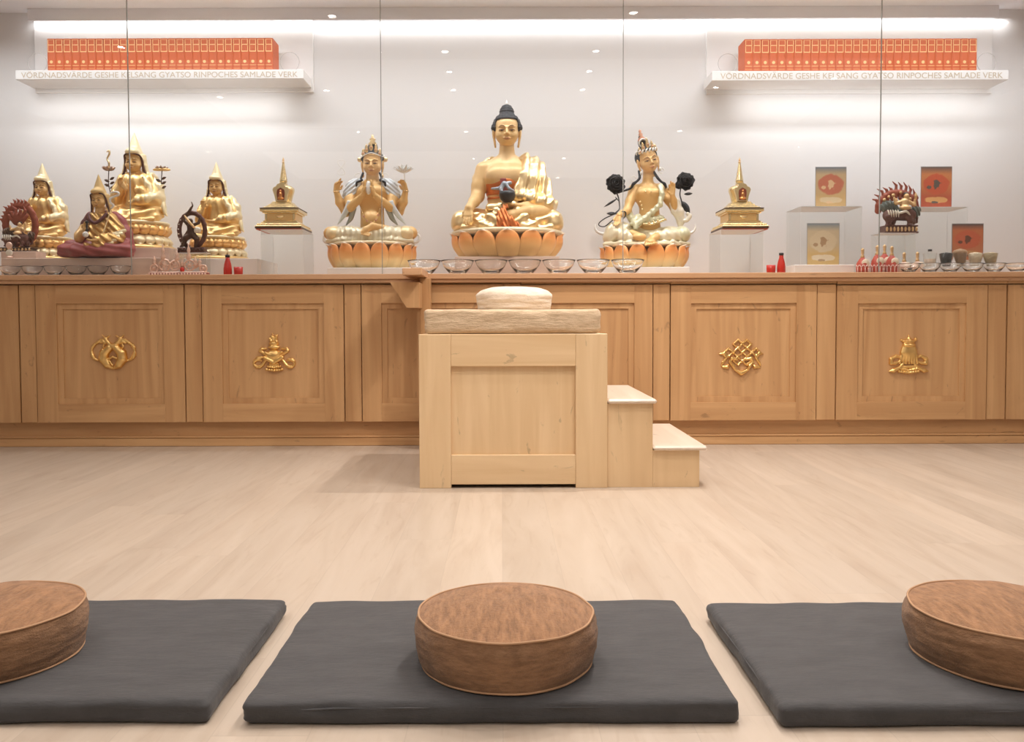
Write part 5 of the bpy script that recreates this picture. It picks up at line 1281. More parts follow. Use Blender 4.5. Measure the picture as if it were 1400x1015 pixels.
# ------------------------------------------------------------------ book shelves
M_book = mat('orange_book_cloth', (.62, .12, .03), .55)
M_gilt = mat('gilt_tooling', (.88, .56, .26), .4, .3)
M_page = mat('book_pages', (.80, .68, .52), .7)
M_letter = mat('shelf_lettering', (.54, .44, .32), .45)
YS = 6.13
TEXT = 'V\u00d6RDNADSV\u00c4RDE GESHE KELSANG GYATSO RINPOCHES SAMLADE VERK'
def shelf(side, fx0, fx1, fy0, fy1, bx0, bx1, tx0, tx1, px0, px1):
    A, B = atY(fx0, fy1, YS), atY(fx1, fy0, YS); zb_, zt_ = atY((fx0 + fx1) / 2, fy1, YS).z, atY((fx0 + fx1) / 2, fy0, YS).z
    t = thing('wall_shelf', 'long white wall shelf with gold lettering at the upper ' + side, 'shelf', (A.x, YS, zb_), 'lettered book shelves')
    MB().box(0, B.x - A.x, 0, YW - YS - .022, 0, zt_ - zb_, .002).build('shelf_board', M_white2, t)
    a, b = atY(px0, 60, YW - .02).x, atY(px1, 60, YW - .02).x
    MB().box(a - A.x, b - A.x, YW - YS - .0215, YW - YS - .001, -.03, atY(px0, 29, YW).z - zb_, .002).build('back_panel', M_white2, t)
    cu = bpy.data.curves.new('tmp_text', 'FONT'); cu.body = TEXT; cu.size = .05; cu.extrude = .0006; cu.offset = 0
    to = bpy.data.objects.new('tmp_text', cu); COL.objects.link(to); bpy.context.view_layer.update()
    me = bpy.data.meshes.new_from_object(to.evaluated_get(bpy.context.evaluated_depsgraph_get())); bpy.data.objects.remove(to)
    co = np.empty(len(me.vertices) * 3, 'f4'); me.vertices.foreach_get('co', co); co = co.reshape(-1, 3)
    ta, tb = atY(tx0, 102, YS).x - A.x, atY(tx1, 102, YS).x - A.x; hh = (zt_ - zb_)
    co[:, 0] = ta + (co[:, 0] - co[:, 0].min()) / np.ptp(co[:, 0]) * (tb - ta); zs = hh * .62 / .036
    z = co[:, 1].copy() * zs + hh * .17; y = -co[:, 2].copy() - .0008; co[:, 1] = y; co[:, 2] = z
    me.vertices.foreach_set('co', co.ravel()); me.update(); me.materials.clear(); me.materials.append(M_letter); me.name = 'lettering'
    lo_ = link(bpy.data.objects.new('lettering', me), t); lo_['label'] = 'gold lettering on the shelf edge'
    # books
    yb = YS + .012; u0, u1 = atY(bx0, 70, yb).x, atY(bx1, 70, yb).x; n = 28; w = (u1 - u0) / n; zb2 = zt_ + .0008
    H = atY((bx0 + bx1) / 2, 52.3 if side == 'left' else 53, yb).z - zb2; D = .165
    bk_ = thing('hardback_book', '', 'book', (0, 0, 0), 'orange gilt books on the %s shelf' % side)
    g = .0006; mg = MB()
    for (za, zc) in ((.955, .963), (.79, .81), (.575, .60), (.15, .165), (.05, .06)): mg.box(w * .10, w * .90, -.0006, .0004, H * za, H * zc)
    for xx in (.10, .84): mg.box(w * xx, w * (xx + .06), -.0006, .0004, H * .60, H * .955)
    mg.add([(w / 2 + w * .19 * math.cos(k * PI / 8), y, H * .27 + w * .19 * math.sin(k * PI / 8)) for y in (-.0008, .0004) for k in range(16)], [tuple(range(16))] + [(k, (k + 1) % 16, 16 + (k + 1) % 16, 16 + k) for k in range(16)])
    cov = MB(); pr = [(g, D), (g, .004), (w * .2, 0), (w * .8, 0), (w - g, .004), (w - g, D), (w - g - .0025, D), (w - g - .0025, .006), (g + .0025, .006), (g + .0025, D)]
    cov.add([(x, y, z) for z in (0, H) for x, y in pr], [tuple(range(10)), tuple(range(10, 20))] + [(i, (i + 1) % 10, 10 + (i + 1) % 10, 10 + i) for i in range(10)])
    multi('cover', [(cov, M_book), (mg, M_gilt)], bk_)
    MB().box(g + .003, w - g - .003, .0065, D - .004, .004, H - .004).build('pages', M_page, bk_)
    for i in range(n):
        o = bk_ if i == 0 else copy_tree(bk_)
        o.location = (u0 + w * i, yb, zb2)
        k = ORD[i] if i < 14 else ORD[n - 1 - i]
        o['label'] = 'orange gilt-banded book, %s from the %s end of the %s shelf row' % (k, 'left' if i < 14 else 'right', side)
    for k, px in enumerate((51, 396) if side == 'left' else (995, 1349)):
        r = 13.2 / FPX * YS; zc = zt_ + r + .0012
        where = 'left' if k == 0 else 'right'
        e = thing('ring_bookend', 'clear ring bookend at the %s end of the %s book row' % (where, side), 'bookend', (atY(px, 80, yb + .05).x, yb + .05, zc), 'clear ring bookends')
        if (k == 1) == (side == 'left') or True:
            pass
        MB().tube([(r * math.cos(a), 0, r * math.sin(a)) for a in [i / 40 * 2 * PI for i in range(40)]], .0022, 8, True).build('ring', mat('clear_ring', (.75, .72, .70), .15, 0, Transmission_Weight=.3), e)
shelf('left', 21, 415, 95.5, 108, 64.3, 373, 29, 407, 47, 428)
shelf('right', 973.5, 1379, 96.5, 109.5, 1018, 1336, 985, 1371, 966, 1357)

# ------------------------------------------------------------------ stupas on clear plinths
M_pgold = mat('pale_polished_gold', (.92, .74, .42), .27, .9)
def stupa(px, py, label, pl_label, fp):
    Y = 5.80; loc, s = place(px, py, Y); s *= 1.0
    t = thing('miniature_stupa', label, 'stupa', loc, 'gilt stupas on clear plinths')
    MB().box(-30, 30, -30, 30, 0, 1.4, .2).build('felt_pad', mat('red_felt', (.62, .13, .07), .8), t, s)
    MB().box(-31, 31, -31, 31, 1.4, 3.2, .2).build('base_edge', M_bronze, t, s)
    MB().box(-31, 31, -31, 31, 3.2, 5.4, .5).build('base_slab', M_pgold, t, s)
    m = MB()
    for i in range(17): 
        for (x, y) in ((-27.5 + i * 3.44, -28), (28, -27.5 + i * 3.44), (-28, -27.5 + i * 3.44)): m.ball((x, y, 6.9), 1.6, 8, 6)
    o = m.build('beading', M_pgold, t, s); o['kind'] = 'stuff'
    MB().box(-26.5, 26.5, -26.5, 26.5, 5.4, 8.6, .5).box(-24.5, 24.5, -24.5, 24.5, 8.6, 10.6, .4).box(-22.5, 22.5, -22.5, 22.5, 10.6, 12.6, .4).build('lower_steps', M_pgold, t, s)
    MB().box(-20.5, 20.5, -20.5, 20.5, 12.6, 22.5, .4).build('throne_block', M_robe2, t, s)
    for q in (-18.5, 18.5): MB().box(q - 1.5, q + 1.5, -21.6, -20.6, 13, 22, .3).build('pilaster', M_pgold, t, s)
    MB().lathe([(1e-3, -1.2), (2, -1), (4, 1), (6, 3), (1e-3, 3.4)], 10, (0, -20.6, 16), True, 1, .2).build('relief', M_pgold, t, s)
    MB().box(-23, 23, -23, 23, 22.5, 24.5, .4).box(-25.8, 25.8, -25.8, 25.8, 24.5, 28.4, .6).build('upper_slab', M_pgold, t, s)
    MB().box(-25.9, 25.9, -25.9, 25.9, 28.4, 29.4, .1).build('slab_line', M_bronze, t, s)
    MB().box(-22, 22, -22, 22, 29.4, 31.2, .4).box(-19, 19, -19, 19, 31.2, 33.2, .4).box(-16.5, 16.5, -16.5, 16.5, 33.2, 35.4, .4).box(-14, 14, -14, 14, 35.4, 37.6, .4).box(-12.5, 12.5, -12.5, 12.5, 37.6, 39.4, .4).build('steps', M_pgold, t, s)
    for k in range(4): MB().box(-8.5 + k * .6, 8.5 - k * .6, -23 + k * 2.4, -18 + k * 2.4, 29.4 + k * 2, 31 + k * 2, .2).build('stair_tread', M_pgold, t, s)
    MB().lathe([(9.6, 39.4), (10.6, 40.5), (12.6, 49), (14.6, 55), (14.2, 58.5), (11, 61.2), (6, 62.4), (1e-3, 62.6)], 40).build('dome', M_pgold, t, s)
    # trefoil niche on the front with the little seated figure
    P = [(-7, 40), (-8.6, 48), (-11, 55), (-9.4, 58.6), (-6.4, 59), (-5, 62.4), (0, 64), (5, 62.4), (6.4, 59), (9.4, 58.6), (11, 55), (8.6, 48), (7, 40)]
    MB().prism([(x, z - .5) for x, z in P], -15.6, -8).build('niche_frame', M_pgold, t, s)
    MB().prism([(-4.6, 40.6), (-5.4, 50), (-4.8, 54.5), (0, 57.6), (4.8, 54.5), (5.4, 50), (4.6, 40.6)], -15.9, -15.5).build('niche_recess', mat('niche_red', (.22, .05, .02), .5), t, s)
    f = Vol((-7, -21, 38), (7, -12, 58), .4); f.ell((0, -16.6, 43), (4.4, 2.2, 2), 1); f.cap((0, -16.4, 44), (0, -16.4, 48.5), 2.2, 2.4, .8); f.ell((0, -16.6, 52.4), (1.6, 1.5, 2), .6)
    sculpt('niche_figure', f, mat('coppery_gold', (.62, .27, .09), .35, .7), t, s)
    MB().box(-4.5, 4.5, -4.5, 4.5, 62.4, 66.5, .6).lathe([(4.6, 66.5), (5.6, 68), (4.6, 69.6), (5.4, 71), (1e-3, 71)], 24).build('harmika', M_pgold, t, s)
    pr = []
    for i in range(13):
        z = 71 + i * 1.75; r = 4.7 - i * .27; pr += [(r, z), (r + .25, z + .6), (r - .35, z + 1.2)]
    MB().lathe(pr + [(1e-3, 93.6)], 24).build('ringed_spire', M_pgold, t, s)
    MB().lathe([(1e-3, 93.4), (2.2, 93.8), (1.2, 95), (1e-3, 95.2)], 14).ball((0, 0, 97), (1.5, 1.5, 1.5), 10, 8).lathe([(1e-3, 98.2), (.7, 98.8), (1e-3, 101)], 8).build('finial', M_robe2, t, s)
    acrylic(pl_label, fp[0], fp[1], Y - .155, Y + .155, ZT, loc.z, 'clear plinths under the stupas')
stupa(388.5, 317, 'gilt miniature stupa on the left, between the hatted and four-armed statues', 'clear acrylic plinth under the left stupa', (357, 415))
stupa(1010.5, 317, 'gilt miniature stupa on the right, beside the statue with black roses', 'clear acrylic plinth under the right stupa', (985, 1044))

# ------------------------------------------------------------------ red bottles and cups
M_redg = mat('red_glass', (.70, .035, .02), .18, 0, Transmission_Weight=.25)
for px, cx_, w in ((311.5, 326, 'left, below the hatted gilt statue'), (1068, 1054, 'right, beside the right stupa')):
    Y = 5.45; s = Y / FPX
    t = thing('red_bottle', 'small red bottle with a black cap at the ' + w, 'bottle', on(px, Y), 'red offering bottles')
    MB().lathe([(1e-3, 0), (5.2, 0), (5.6, 1), (5.6, 9), (4.6, 15), (2.9, 21), (2.7, 24), (1e-3, 24.2)], 24).build('bottle_body', M_redg, t, s)
    MB().lathe([(1e-3, 24.3), (3.1, 24.3), (3.1, 27.6), (1e-3, 27.6)], 20).build('cap', M_black, t, s)
    t = thing('red_cup', 'tiny red glass cup beside the red bottle at the ' + w.split(',')[0], 'cup', on(cx_, Y), 'red offering cups')
    MB().lathe([(1e-3, 0), (5.2, 0), (5.7, .8), (6.1, 11), (5.5, 11), (5.2, 2), (1e-3, 1.6)], 24).build('cup_wall', M_redg, t, s)

# ------------------------------------------------------------------ picture cards
def card_mat(name, top, mid, low, halo, fig, cloud):
    m = mat(name, mid, .45); P = m.node_tree.nodes['Principled BSDF']
    tc = nd(m, 'ShaderNodeTexCoord'); sp = nd(m, 'ShaderNodeSeparateXYZ'); lk(m, tc.outputs['Generated'], sp.inputs[0])
    r = ramp(m, [(0, low), (.25, low), (.55, mid), (.82, mid), (1, top)]); lk(m, sp.outputs[2], r.inputs[0])
    nz = nd(m, 'ShaderNodeTexNoise'); nz.inputs['Scale'].default_value = 7; nz.inputs['Detail'].default_value = 3; lk(m, tc.outputs['Generated'], nz.inputs[0])
    def blob(cx, cz, sx, sz, amp, th, prev, color):
        mp = nd(m, 'ShaderNodeMapping'); mp.inputs['Location'].default_value = (-cx / sx, 0, -cz / sz); mp.inputs['Scale'].default_value = (1 / sx, 0, 1 / sz); lk(m, tc.outputs['Generated'], mp.inputs[0])
        ln = nd(m, 'ShaderNodeVectorMath', operation='LENGTH'); lk(m, mp.outputs[0], ln.inputs[0])
        a = nd(m, 'ShaderNodeMath', operation='MULTIPLY_ADD'); a.inputs[1].default_value = amp; lk(m, nz.outputs[0], a.inputs[0]); lk(m, ln.outputs['Value'], a.inputs[2])
        hf_ = nd(m, 'ShaderNodeMath', operation='MULTIPLY'); hf_.inputs[1].default_value = .5; lk(m, a.outputs[0], hf_.inputs[0])
        rr = ramp(m, [(th * .5 - .02, (1, 1, 1)), (th * .5 + .02, (0, 0, 0))]); lk(m, hf_.outputs[0], rr.inputs[0])
        mx = nd(m, 'ShaderNodeMixRGB'); lk(m, rr.outputs[0], mx.inputs[0]); lk(m, prev, mx.inputs[1]); mx.inputs[2].default_value = (*color, 1); return mx.outputs[0]
    c = blob(.5, .57, .62, .38, .25, .8, r.outputs[0], halo)
    c = blob(.5, .18, .62, .13, .5, .85, c, cloud); c = blob(.25, .5, .28, .1, 1.2, .95, c, fig); c = blob(.52, .55, .3, .22, 1.7, 1.25, c, fig); c = blob(.45, .12, .22, .06, .8, .9, c, fig)
    lk(m, c, P.inputs['Base Color']); return m
def card(px0, px1, py0, py1, Y, label, m):
    a, b = atY(px0, py1, Y), atY(px1, py0, Y); zb_ = atY((px0 + px1) / 2, py1, Y).z
    t = thing('picture_card', label, 'picture', ((a.x + b.x) / 2, Y, zb_), 'small upright picture cards')
    w, h = b.x - a.x, b.z - a.z
    MB().box(-w / 2, w / 2, .0006, .004, 0, h).build('backing_board', mat('grey_board', (.35, .34, .34), .6), t)
    MB().box(-w / 2 + .003, w / 2 - .003, -.0006, .0005, .003, h - .004).build('print', m, t); return zb_
G = (.20, .24, .28)
c1 = card_mat('print_ochre_red', G, (.62, .46, .26), (.66, .44, .20), (.60, .20, .12), (.80, .55, .32), (.74, .58, .36))
c2 = card_mat('print_ochre', (.22, .28, .32), (.60, .50, .33), (.62, .42, .17), (.66, .55, .37), (.42, .28, .16), (.72, .60, .42))
c3 = card_mat('print_orange', (.16, .13, .12), (.68, .26, .10), (.55, .12, .06), (.66, .13, .06), (.14, .12, .10), (.80, .42, .16))
c4 = card_mat('print_orange_dark', (.12, .10, .10), (.62, .20, .08), (.60, .22, .10), (.64, .15, .07), (.20, .08, .05), (.66, .36, .16))
z1 = card(1114.5, 1157.5, 228, 284, 5.98, 'tan picture card with red flames, upright on the tall clear plinth', c1)
acrylic('tall clear acrylic plinth under the flame picture card', 1094, 1178, 5.90, 6.2, ZT, z1, 'clear acrylic plinths')
z2 = card(1103, 1148, 305, 363.5, 5.72, 'pale tan picture card standing low on the white slab', c2)
riser('white_slab', 'white slab under the pale tan picture card', 'plinth', 1086, 1168, 5.60, 5.86, ZT, z2, M_white2, group='white slabs under statues')
z3 = card(1258.5, 1302, 227.5, 284, 5.98, 'orange picture card high beside the flaming rider statue', c3)
acrylic('clear acrylic plinth under the high orange picture card', 1236, 1322, 5.93, 6.2, ZT, z3, 'clear acrylic plinths')
z4 = card(1301, 1345, 305.5, 356, 5.74, 'dark orange picture card behind the drinking glasses', c4)
acrylic('low clear acrylic block under the dark orange picture card', 1296, 1350, 5.72, 5.84, ZT, z4, 'clear acrylic plinths')

# ------------------------------------------------------------------ flaming rider, wrathful figure and dancer
M_flame = mat('brick_red_flame', (.30, .07, .035), .42, .2)
M_gold3 = mat('dull_gilt', (.72, .48, .24), .4, .6)
M_greyg = mat('grey_green_lacquer', (.13, .15, .13), .45)
M_brown = mat('red_brown_lacquer', (.13, .05, .035), .42, .1)
def flames(v, cx, cz, rx, rz, a0, a1, n, L, r, y=3, seed=1):
    rnd = random.Random(seed)
    for i in range(n):
        a = math.radians(a0 + (a1 - a0) * i / (n - 1)); p = Vector((cx + rx * math.cos(a), y, cz + rz * math.sin(a))); d = Vector((math.cos(a) * .6 - .35, 0, math.sin(a) * .7 + .55)).normalized()
        l = L * rnd.uniform(.7, 1.25); q = p + d * l * .55 + Vector((d.z, 0, -d.x)) * l * .22; e = p + d * l
        v.tube([p, q, e], [r, r * .75, r * .22], .8)
def rider_parts(t, s, k=1.0, green=True, flame=True):
    if flame:
        f = Vol((-34, -4, 22), (34, 12, 74), .55)
        f.tube([(26 * math.cos(a), 4, 32 + 24 * math.sin(a)) for a in [math.radians(10 + i * 17) for i in range(11)]], 4.6, 2, sc=(1, .7, 1))
        flames(f, 0, 32, 25, 25, 25, 165, 11, 13, 2.2, 4, 5); flames(f, 0, 32, 16, 17, 40, 160, 7, 9, 2.4, 2, 9)
        sculpt('flame_halo', f, M_flame, t, s)
        for i, (x, z, r) in enumerate(((-20, 46, 2.4), (-14, 50, 2), (-8, 52, 2.6), (2, 56, 2), (8, 52, 2.2), (15, 47, 2.2), (19, 42, 1.8), (-4, 46, 2.2))): MB().ball((x, -1.5, z), (r, 1.6, r), 10, 8).build('flame_boss', M_gold3, t, s)
    b = Vol((-30, -18, 9), (30, 10, 50), .5)
    b.cap((-8, -4, 25), (14, -3, 25), 7, 8, 3)
    for (x, y) in ((-17, -8), (-9, -2), (12, -8), (18, -2)): b.tube([(x * .85, y, 22), (x, y - 1, 16), (x - 1, y, 11)], [5, 3.4, 3.2], 2); b.ell((x - 1.5, y - 1.5, 11), (3.8, 3.8, 1.8), 1)
    b.ell((-17, -8, 24), (8, 6, 8), 3); b.tube([(20, 0, 26), (25, 0, 22), (25, 0, 16), (22, 0, 15)], [3, 1.8, 1.4, 1.8], 1); b.cap((6, -6, 32), (12, -6, 26), 7, 5, 3); b.ell((-20, -13, 22), (4, 4, 3), 1.5)
    sculpt('mount', b, M_brown, t, s)
    m = Vol((-32, -18, 18), (30, 10, 54), .5)
    m.ell((-16, -4, 36), (11, 6, 8), 3); m.tube([(-24, -4, 34), (-16, -7, 40), (-8, -6, 36), (-2, -8, 30)], 3.4, 2); m.ell((23, -1, 30), (6.5, 4, 8), 2); m.warp(lambda x, y, z: -.8 * np.sin(x * 1.3 + z * .6))
    sculpt('mane', m, M_greyg if green else M_bronze, t, s)
    r = Vol((-16, -20, 26), (26, 8, 60), .45)
    r.cap((4, -7, 34), (5, -6, 42), 5.5, 6, 2); r.ell((7, -8, 49.5), (3.6, 3.4, 4.2), 1); r.tube([(-1, -7, 42), (-8, -9, 40), (-10, -9, 47)], [3, 2.2, 1.6], 1.5); r.tube([(11, -7, 42), (17, -9, 38), (18, -9, 45)], [3, 2.2, 1.6], 1.5); r.ell((4, -10, 34), (8, 5, 3.4), 2)
    sculpt('rider', r, M_gold3, t, s)
    MB().ball((7, -6, 53), (3.6, 3.4, 2.6), 12, 8).build('rider_hair', M_black, t, s)
    MB().tube([(-10, -10, 30), (-4, -12, 27), (4, -13, 29), (10, -12, 24)], [1, 1.8, 1.8, .8], 8).build('rider_sash', M_pearl, t, s)
    MB().tube([(18, -10, 45), (18.5, -10, 50), (18, -10, 54)], [1, 2.2, .6], 8).build('held_jewel', M_gold3, t, s)
    for x in range(5): MB().tube([(-21 + x * 3.4, -14, 31), (-20 + x * 3.2, -15.5, 26), (-19 + x * 3.2, -14, 21)], [.5, 1.1, .4], 6).build('mane_stripe', M_pearl, t, s)
def lotus_base(t, s, hw, h, m, mp_, n=9, dy=11):
    MB().box(-hw, hw, -dy, dy, 0, 2.4, .8).box(-hw * .92, hw * .92, -dy * .9, dy * .9, 2.4, h - 2, .4).box(-hw * .97, hw * .97, -dy, dy, h - 2, h, .8).build('lotus_base', m, t, s)
    for i in range(n): MB().ball((-hw * .86 + i * hw * 1.72 / (n - 1), -dy * .92, h * .5), (hw * .075, 1.6, h * .30), 10, 8).build('base_petal', mp_, t, s)
loc, s = place(1228, 320, 5.85); t = thing('flaming_rider_statue', 'small dark statue of a rider ringed by red flames, at the right', 'statue', loc)
lotus_base(t, s, 23, 11, M_brown, M_gold3); rider_parts(t, s)
acrylic('clear acrylic plinth under the flaming rider statue', 1203, 1252, 5.77, 5.92, ZT, loc.z, 'clear acrylic plinths')

loc, s = place(26, 345, 5.72); t = thing('haloed_rider_statue', 'small dark statue in a red-brown oval halo at the left edge', 'statue', loc)
lotus_base(t, s, 22, 6, M_bronze, M_gold3, 9, 9)
h = Vol((-32, 0, 3), (32, 14, 76), .6)
h.tube([(-1 + 20.5 * math.sin(a), 7, 37 - 27 * math.cos(a)) for a in [math.radians(18 + i * 18) for i in range(19)]], 4.4, 1, sc=(1, .7, 1)); flames(h, -1, 38, 22, 28, 60, 175, 11, 8, 2, 6, 3)
sculpt('oval_halo', h, M_flame, t, s)
e = bpy.data.objects.new('riding_figure', None); 
rider_parts(t, s * .74, flame=False, green=False)
hf = Vol((-16, -6, 34), (16, 8, 66), .6); flames(hf, -2, 44, 9, 8, 10, 170, 6, 11, 2.6, 3, 8); hf.ell((-2, 3, 44), (9, 3, 8), 2); sculpt('crest', hf, M_flame, t, s)
riser('statue_plinth', 'small block under the haloed rider statue', 'plinth', 2, 50, 5.64, 5.765, ZR, loc.z, M_block)

loc, s = place(263.5, 346, 5.66); t = thing('dancing_figure_statue', 'small dark dancing figure inside an oval ring, holding up a staff', 'statue', loc)
lotus_base(t, s, 19, 7, M_brown, M_bronze, 8, 8)
h = Vol((-26, -6, 3), (26, 8, 64), .5); h.tube([(-1 + 17.6 * math.sin(a), 2, 31 - 23.5 * math.cos(a)) for a in [math.radians(20 + i * 17.8) for i in range(19)]], 3, .8, sc=(1, .7, 1)); sculpt('oval_ring', h, M_brown, t, s)
for i in range(6): a = math.radians(235 + i * 16); MB().ball((-1 + 17.6 * math.sin(a), -1.6, 31 - 23.5 * math.cos(a)), .9, 8, 6).build('ring_pearl', M_pearl, t, s)
f = Vol((-22, -14, 5), (20, 8, 66), .45)
f.tube([(-1, -3, 24), (-7, -5, 20), (-11, -4, 11), (-14, -5, 8)], [4.6, 3.8, 2.4, 1.8], 1.5); f.tube([(2, -3, 24), (8, -5, 18), (5, -4, 8)], [4.4, 3.4, 1.8], 1.5); f.cap((0, -3, 25), (-1, -3, 36), 4.6, 5, 2); f.ell((-1, -4, 42.5), (3.4, 3.2, 4), 1)
f.tube([(-5, -3, 38), (-10, -4, 44), (-6, -5, 51)], [2.2, 1.8, 1.4], 1); f.tube([(4, -3, 38), (10, -4, 40), (12, -4, 47)], [2.2, 1.8, 1.4], 1); f.tube([(-4, -2, 30), (-10, -1, 22), (-15, -1, 13)], [2.4, 2.2, .8], 1)
sculpt('dancer', f, M_bronze, t, s)
MB().tube([(-8, -6, 50), (-2, -8, 42), (6, -8, 33)], [1, 2, 1.4], 8).build('gilt_sash', M_gold3, t, s)
MB().tube([(-6, -5, 51), (-3, -4, 55), (0, -4, 60), (2, -3, 64), (0, -2, 69)], [1.8, 2.0, 1.6, 1.0, .5], 8).build('raised_staff', M_bronze, t, s)
MB().lathe([(1e-3, 26), (4.4, 27), (5, 31), (3.6, 34), (1e-3, 35)], 14, (9, -6, 0), True, 1, .6).build('drum', M_pearl, t, s)
acrylic('small clear stand under the dancing figure', 245, 283, 5.62, 5.70, ZT, loc.z, 'clear acrylic plinths')

# ------------------------------------------------------------------ rosy gilt symbol set
M_rose = mat('rose_gilt', (.84, .58, .46), .35, .4)
loc = on(245, 5.50); s = 5.50 / FPX
t = thing('symbol_set', 'row of rosy gilt wheels and pinnacles on a beaded red base', 'ornament', loc)
MB().box(-40, 40, -7, 7, 0, 3.4, .6).build('base_strip', mat('dark_red_lacquer', (.28, .05, .03), .4), t, s)
MB().box(-39, 39, -6, 6, 3.5, 5, .4).build('base_top', M_rose, t, s)
for i in range(20): MB().ball((-38 + i * 4, -7.4, 1.9), (1.5, .9, 1.4), 8, 6).build('base_bead', M_rose, t, s)
for (x, z, r) in ((-19.5, 14.5, 7.4), (-5.5, 14, 6.4), (14.5, 14, 7), (-34, 10, 5.2), (33, 9.5, 4.6)):
    w_ = MB(); w_.tube([(x + r * math.cos(a), 0, z + r * math.sin(a)) for a in [i / 24 * 2 * PI for i in range(24)]], 1.2, 6, True); w_.ball((x, -.3, z), 1.9, 10, 8)
    for k in range(4): a = k * PI / 4; w_.tube([(x - r * math.cos(a), 0, z - r * math.sin(a)), (x + r * math.cos(a), 0, z + r * math.sin(a))], .7, 5)
    w_.build('wheel', M_rose, t, s)
for (x, z0, h_) in ((-22, 21, 22), (-3, 20, 14), (13, 21, 24), (-34, 15, 12), (28, 12, 12), (4, 12, 9), (22, 12, 14)):
    MB().lathe([(1e-3, 0), (2.6, 1), (3.2, h_ * .25), (1.4, h_ * .42), (2.4, h_ * .55), (2.0, h_ * .68), (.8, h_ * .8), (1.1, h_ * .9), (1e-3, h_)], 12, (x, 1, z0)).build('pinnacle', M_rose, t, s)
for (x, z, w2) in ((-28, 15, 4), (-11, 18, 4.5), (4, 15, 4), (24, 15, 4.5)): m_ = MB(); leaf(m_, (x - w2, 2, z - 6), (x + w2, 2, z + 4), 2.6); m_.build('scroll_leaf', M_rose, t, s)
MB().ball((5, -2, 8), (3.2, 3, 3.6), 12, 8).build('red_vase', M_redg, t, s)
t = thing('crystal_disc_ornament', 'two small pale gilt discs on a stem before the haloed rider', 'ornament', on(14, 5.60, ZR)); s = 5.6 / FPX
MB().lathe([(1e-3, 0), (5, 0), (4, 2), (1.4, 3), (1.2, 14), (1e-3, 14)], 16).build('stem', M_rose, t, s); MB().ball((0, -1, 7), (5, 1.8, 4.6), 14, 10).build('lower_disc', M_pearl, t, s); MB().ball((0, -1, 17), (4.6, 1.8, 4.8), 14, 10).build('upper_disc', M_rose, t, s)

# ------------------------------------------------------------------ torma cakes, napkins and drinking glasses
def torma(px, Y, hh, label, big=True, m=None):
    s = Y / FPX; t = thing('torma_cake', label, 'offering cake', on(px, Y), 'red and gold offering cakes' if big else 'pale offering cakes')
    b = 22 * hh; MB().lathe([(1e-3, 0), (8, 0), (8.2, 6), (8.4, 11), (7, b * .72), (4, b * .95), (2, b * 1.05), (1e-3, b * 1.06)], 24).build('cake_body', m or mat('torma_red', (.50, .07, .04), .45), t, s)
    MB().lathe([(1e-3, 0), (2.4, .4), (2.6, 3), (1.2, 4.5), (2.2, 7), (1.6, 9), (2.6, 11), (1.2, 13), (1e-3, 14)], 12, (0, 0, b)).build('gilt_topknot', M_gold3, t, s)
    o = MB().lathe([(1e-3, -.8), (4.8, -.8), (5.4, 0), (4.8, .8), (1e-3, .8)], 24).build('butter_disc', mat('butter_cream', (.85, .72, .56), .4), t, s)
    o.rotation_euler = (PI / 2, 0, 0); o.location = (1.5 * s, -6.6 * s, b * .66 * s)
    if big:
        for q in range(5):
            a = math.radians(-64 + q * 32); x, y = 9 * math.sin(a), -9 * math.cos(a)
            MB().tube([(x, y, 0), (x, y, 7)], .6, 5).tube([(x, y, 7), (x * 1.0 - 2.2 * math.cos(a), y - 2.2 * math.sin(a), 11)], .6, 5).tube([(x, y, 7), (x + 2.2 * math.cos(a), y + 2.2 * math.sin(a), 11)], .6, 5).build('trim_strip', mat('pink_trim', (.84, .58, .52), .5), t, s)
torma(1179, 5.49, .93, 'red offering cake with gold topknot, leftmost of the red ones'); torma(1199, 5.49, 1.1, 'red offering cake with gold topknot, before the pane joint'); torma(1219, 5.49, 1.05, 'red offering cake with gold topknot, rightmost of the red ones')
torma(1209, 5.60, 1.2, 'red offering cake with gold topknot, behind the other red ones')
M_pt = mat('pale_torma', (.78, .55, .42), .45)
torma(1236, 5.60, .72, 'pale offering cake above the bowl with the dark speck', False, M_pt); torma(1254, 5.60, .75, 'pale offering cake left of the drinking glasses', False, M_pt)
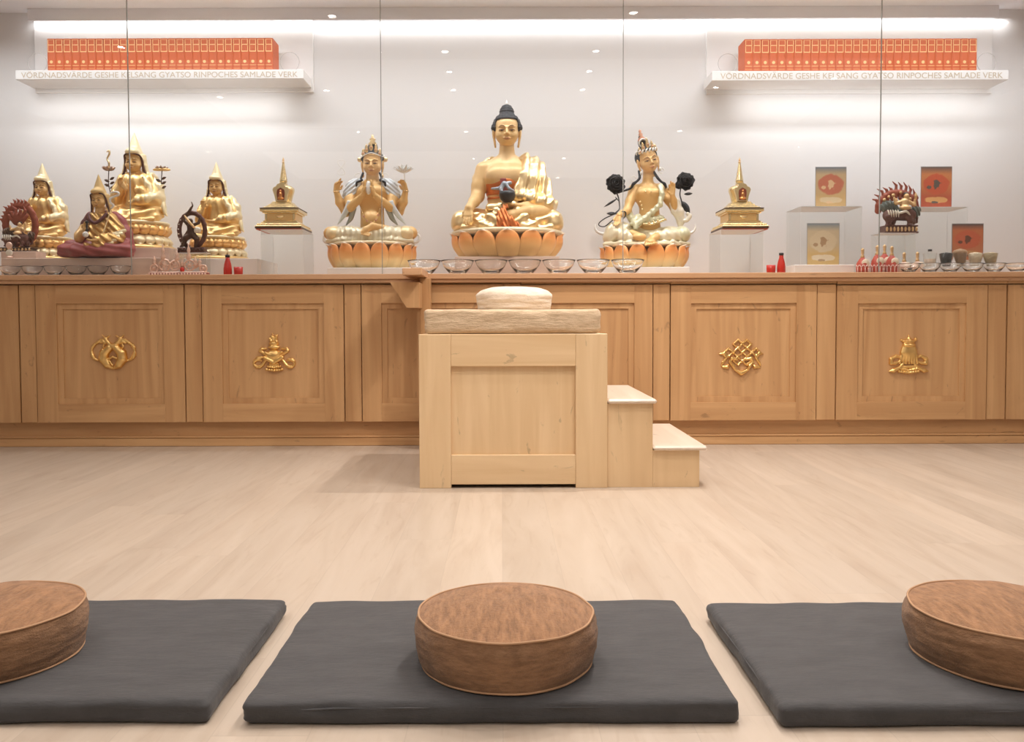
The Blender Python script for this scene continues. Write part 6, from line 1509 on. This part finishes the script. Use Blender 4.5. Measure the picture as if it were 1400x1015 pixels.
GL = ((1271, 'clear_tumbler', 'clear drinking glass with a dark stopper', None, 9, 6.4), (1293, 'tumbler', 'drinking glass filled with something black', (.02, .02, .02), 9, 6.2), (1312, 'tumbler', 'drinking glass with brown filling heaped on top', (.42, .26, .14), 9.2, 6.4), (1333, 'tumbler', 'drinking glass with cream filling', (.76, .60, .40), 9.4, 6.6), (1353.5, 'tumbler', 'drinking glass with mottled tan filling, rightmost', (.50, .38, .22), 9.8, 6.4))
YG2 = 5.60; s = YG2 / FPX; zg = ZT + .038
riser('white_slab', 'low clear-white step under the drinking glasses', 'plinth', 1260, 1366, 5.545, 5.67, ZT, zg, M_white2, group='white slabs under statues')
for i, (px, _, lb, c, R, r) in enumerate(GL):
    t = thing('tumbler', lb, 'glass', on(px, YG2, zg), 'drinking glasses at the right end')
    H = 20; MB().lathe([(1e-3, 0), (r, 0), (r + .3, 1), (R, H), (R - .6, H), (r - .4, 1.6), (1e-3, 1.5)], 32).build('glass_wall', M_clearw, t, s)
    if c:
        m = mat('filling_%d' % i, c, .5) ; bump_noise(m, 90, .5, .01)
        top = [(R * .7, H * 1.02), (1e-3, H * 1.08)] if i != 2 else [(R * 1.02, H * 1.06), (R * .8, H * 1.22), (1e-3, H * 1.32)]
        MB().lathe([(1e-3, 1.7), (r - .5, 1.8), (R - .75, H * .96)] + top, 32).build('filling', m, t, s)
    else:
        MB().lathe([(1e-3, 1.7), (r - .5, 1.8), (R - 1.1, H * .62), (1e-3, H * .62)], 24).build('filling', mat('clear_amber', (.80, .64, .50), .2, 0, Transmission_Weight=.5), t, s); MB().lathe([(1e-3, 13), (2.2, 13), (2.2, 23), (1e-3, 23)], 14).build('stopper_stem', M_clearw, t, s); MB().lathe([(1e-3, 23), (2.6, 23), (2.6, 25.5), (1e-3, 25.5)], 14).build('stopper', M_black, t, s)
for px in (1283, 1303.5, 1343.5):
    o = tag(MB().add([(-4.5, -2, 0), (4.5, -2, 0), (3.5, 3, 0), (-3.5, 3, 0), (0, 0, 15), (.6, 1.5, 14)], [(0, 1, 4), (1, 2, 5, 4), (2, 3, 5), (3, 0, 4, 5), (0, 3, 2, 1)]).build('folded_napkin', M_white2, None, s), 'white folded napkin standing between ' + {1283: 'the clear and black filled glasses', 1303.5: 'the black and brown filled glasses', 1343.5: 'the cream and tan filled glasses'}[px], 'napkin', 'folded napkins')
    o.location = on(px, 5.555, zg)
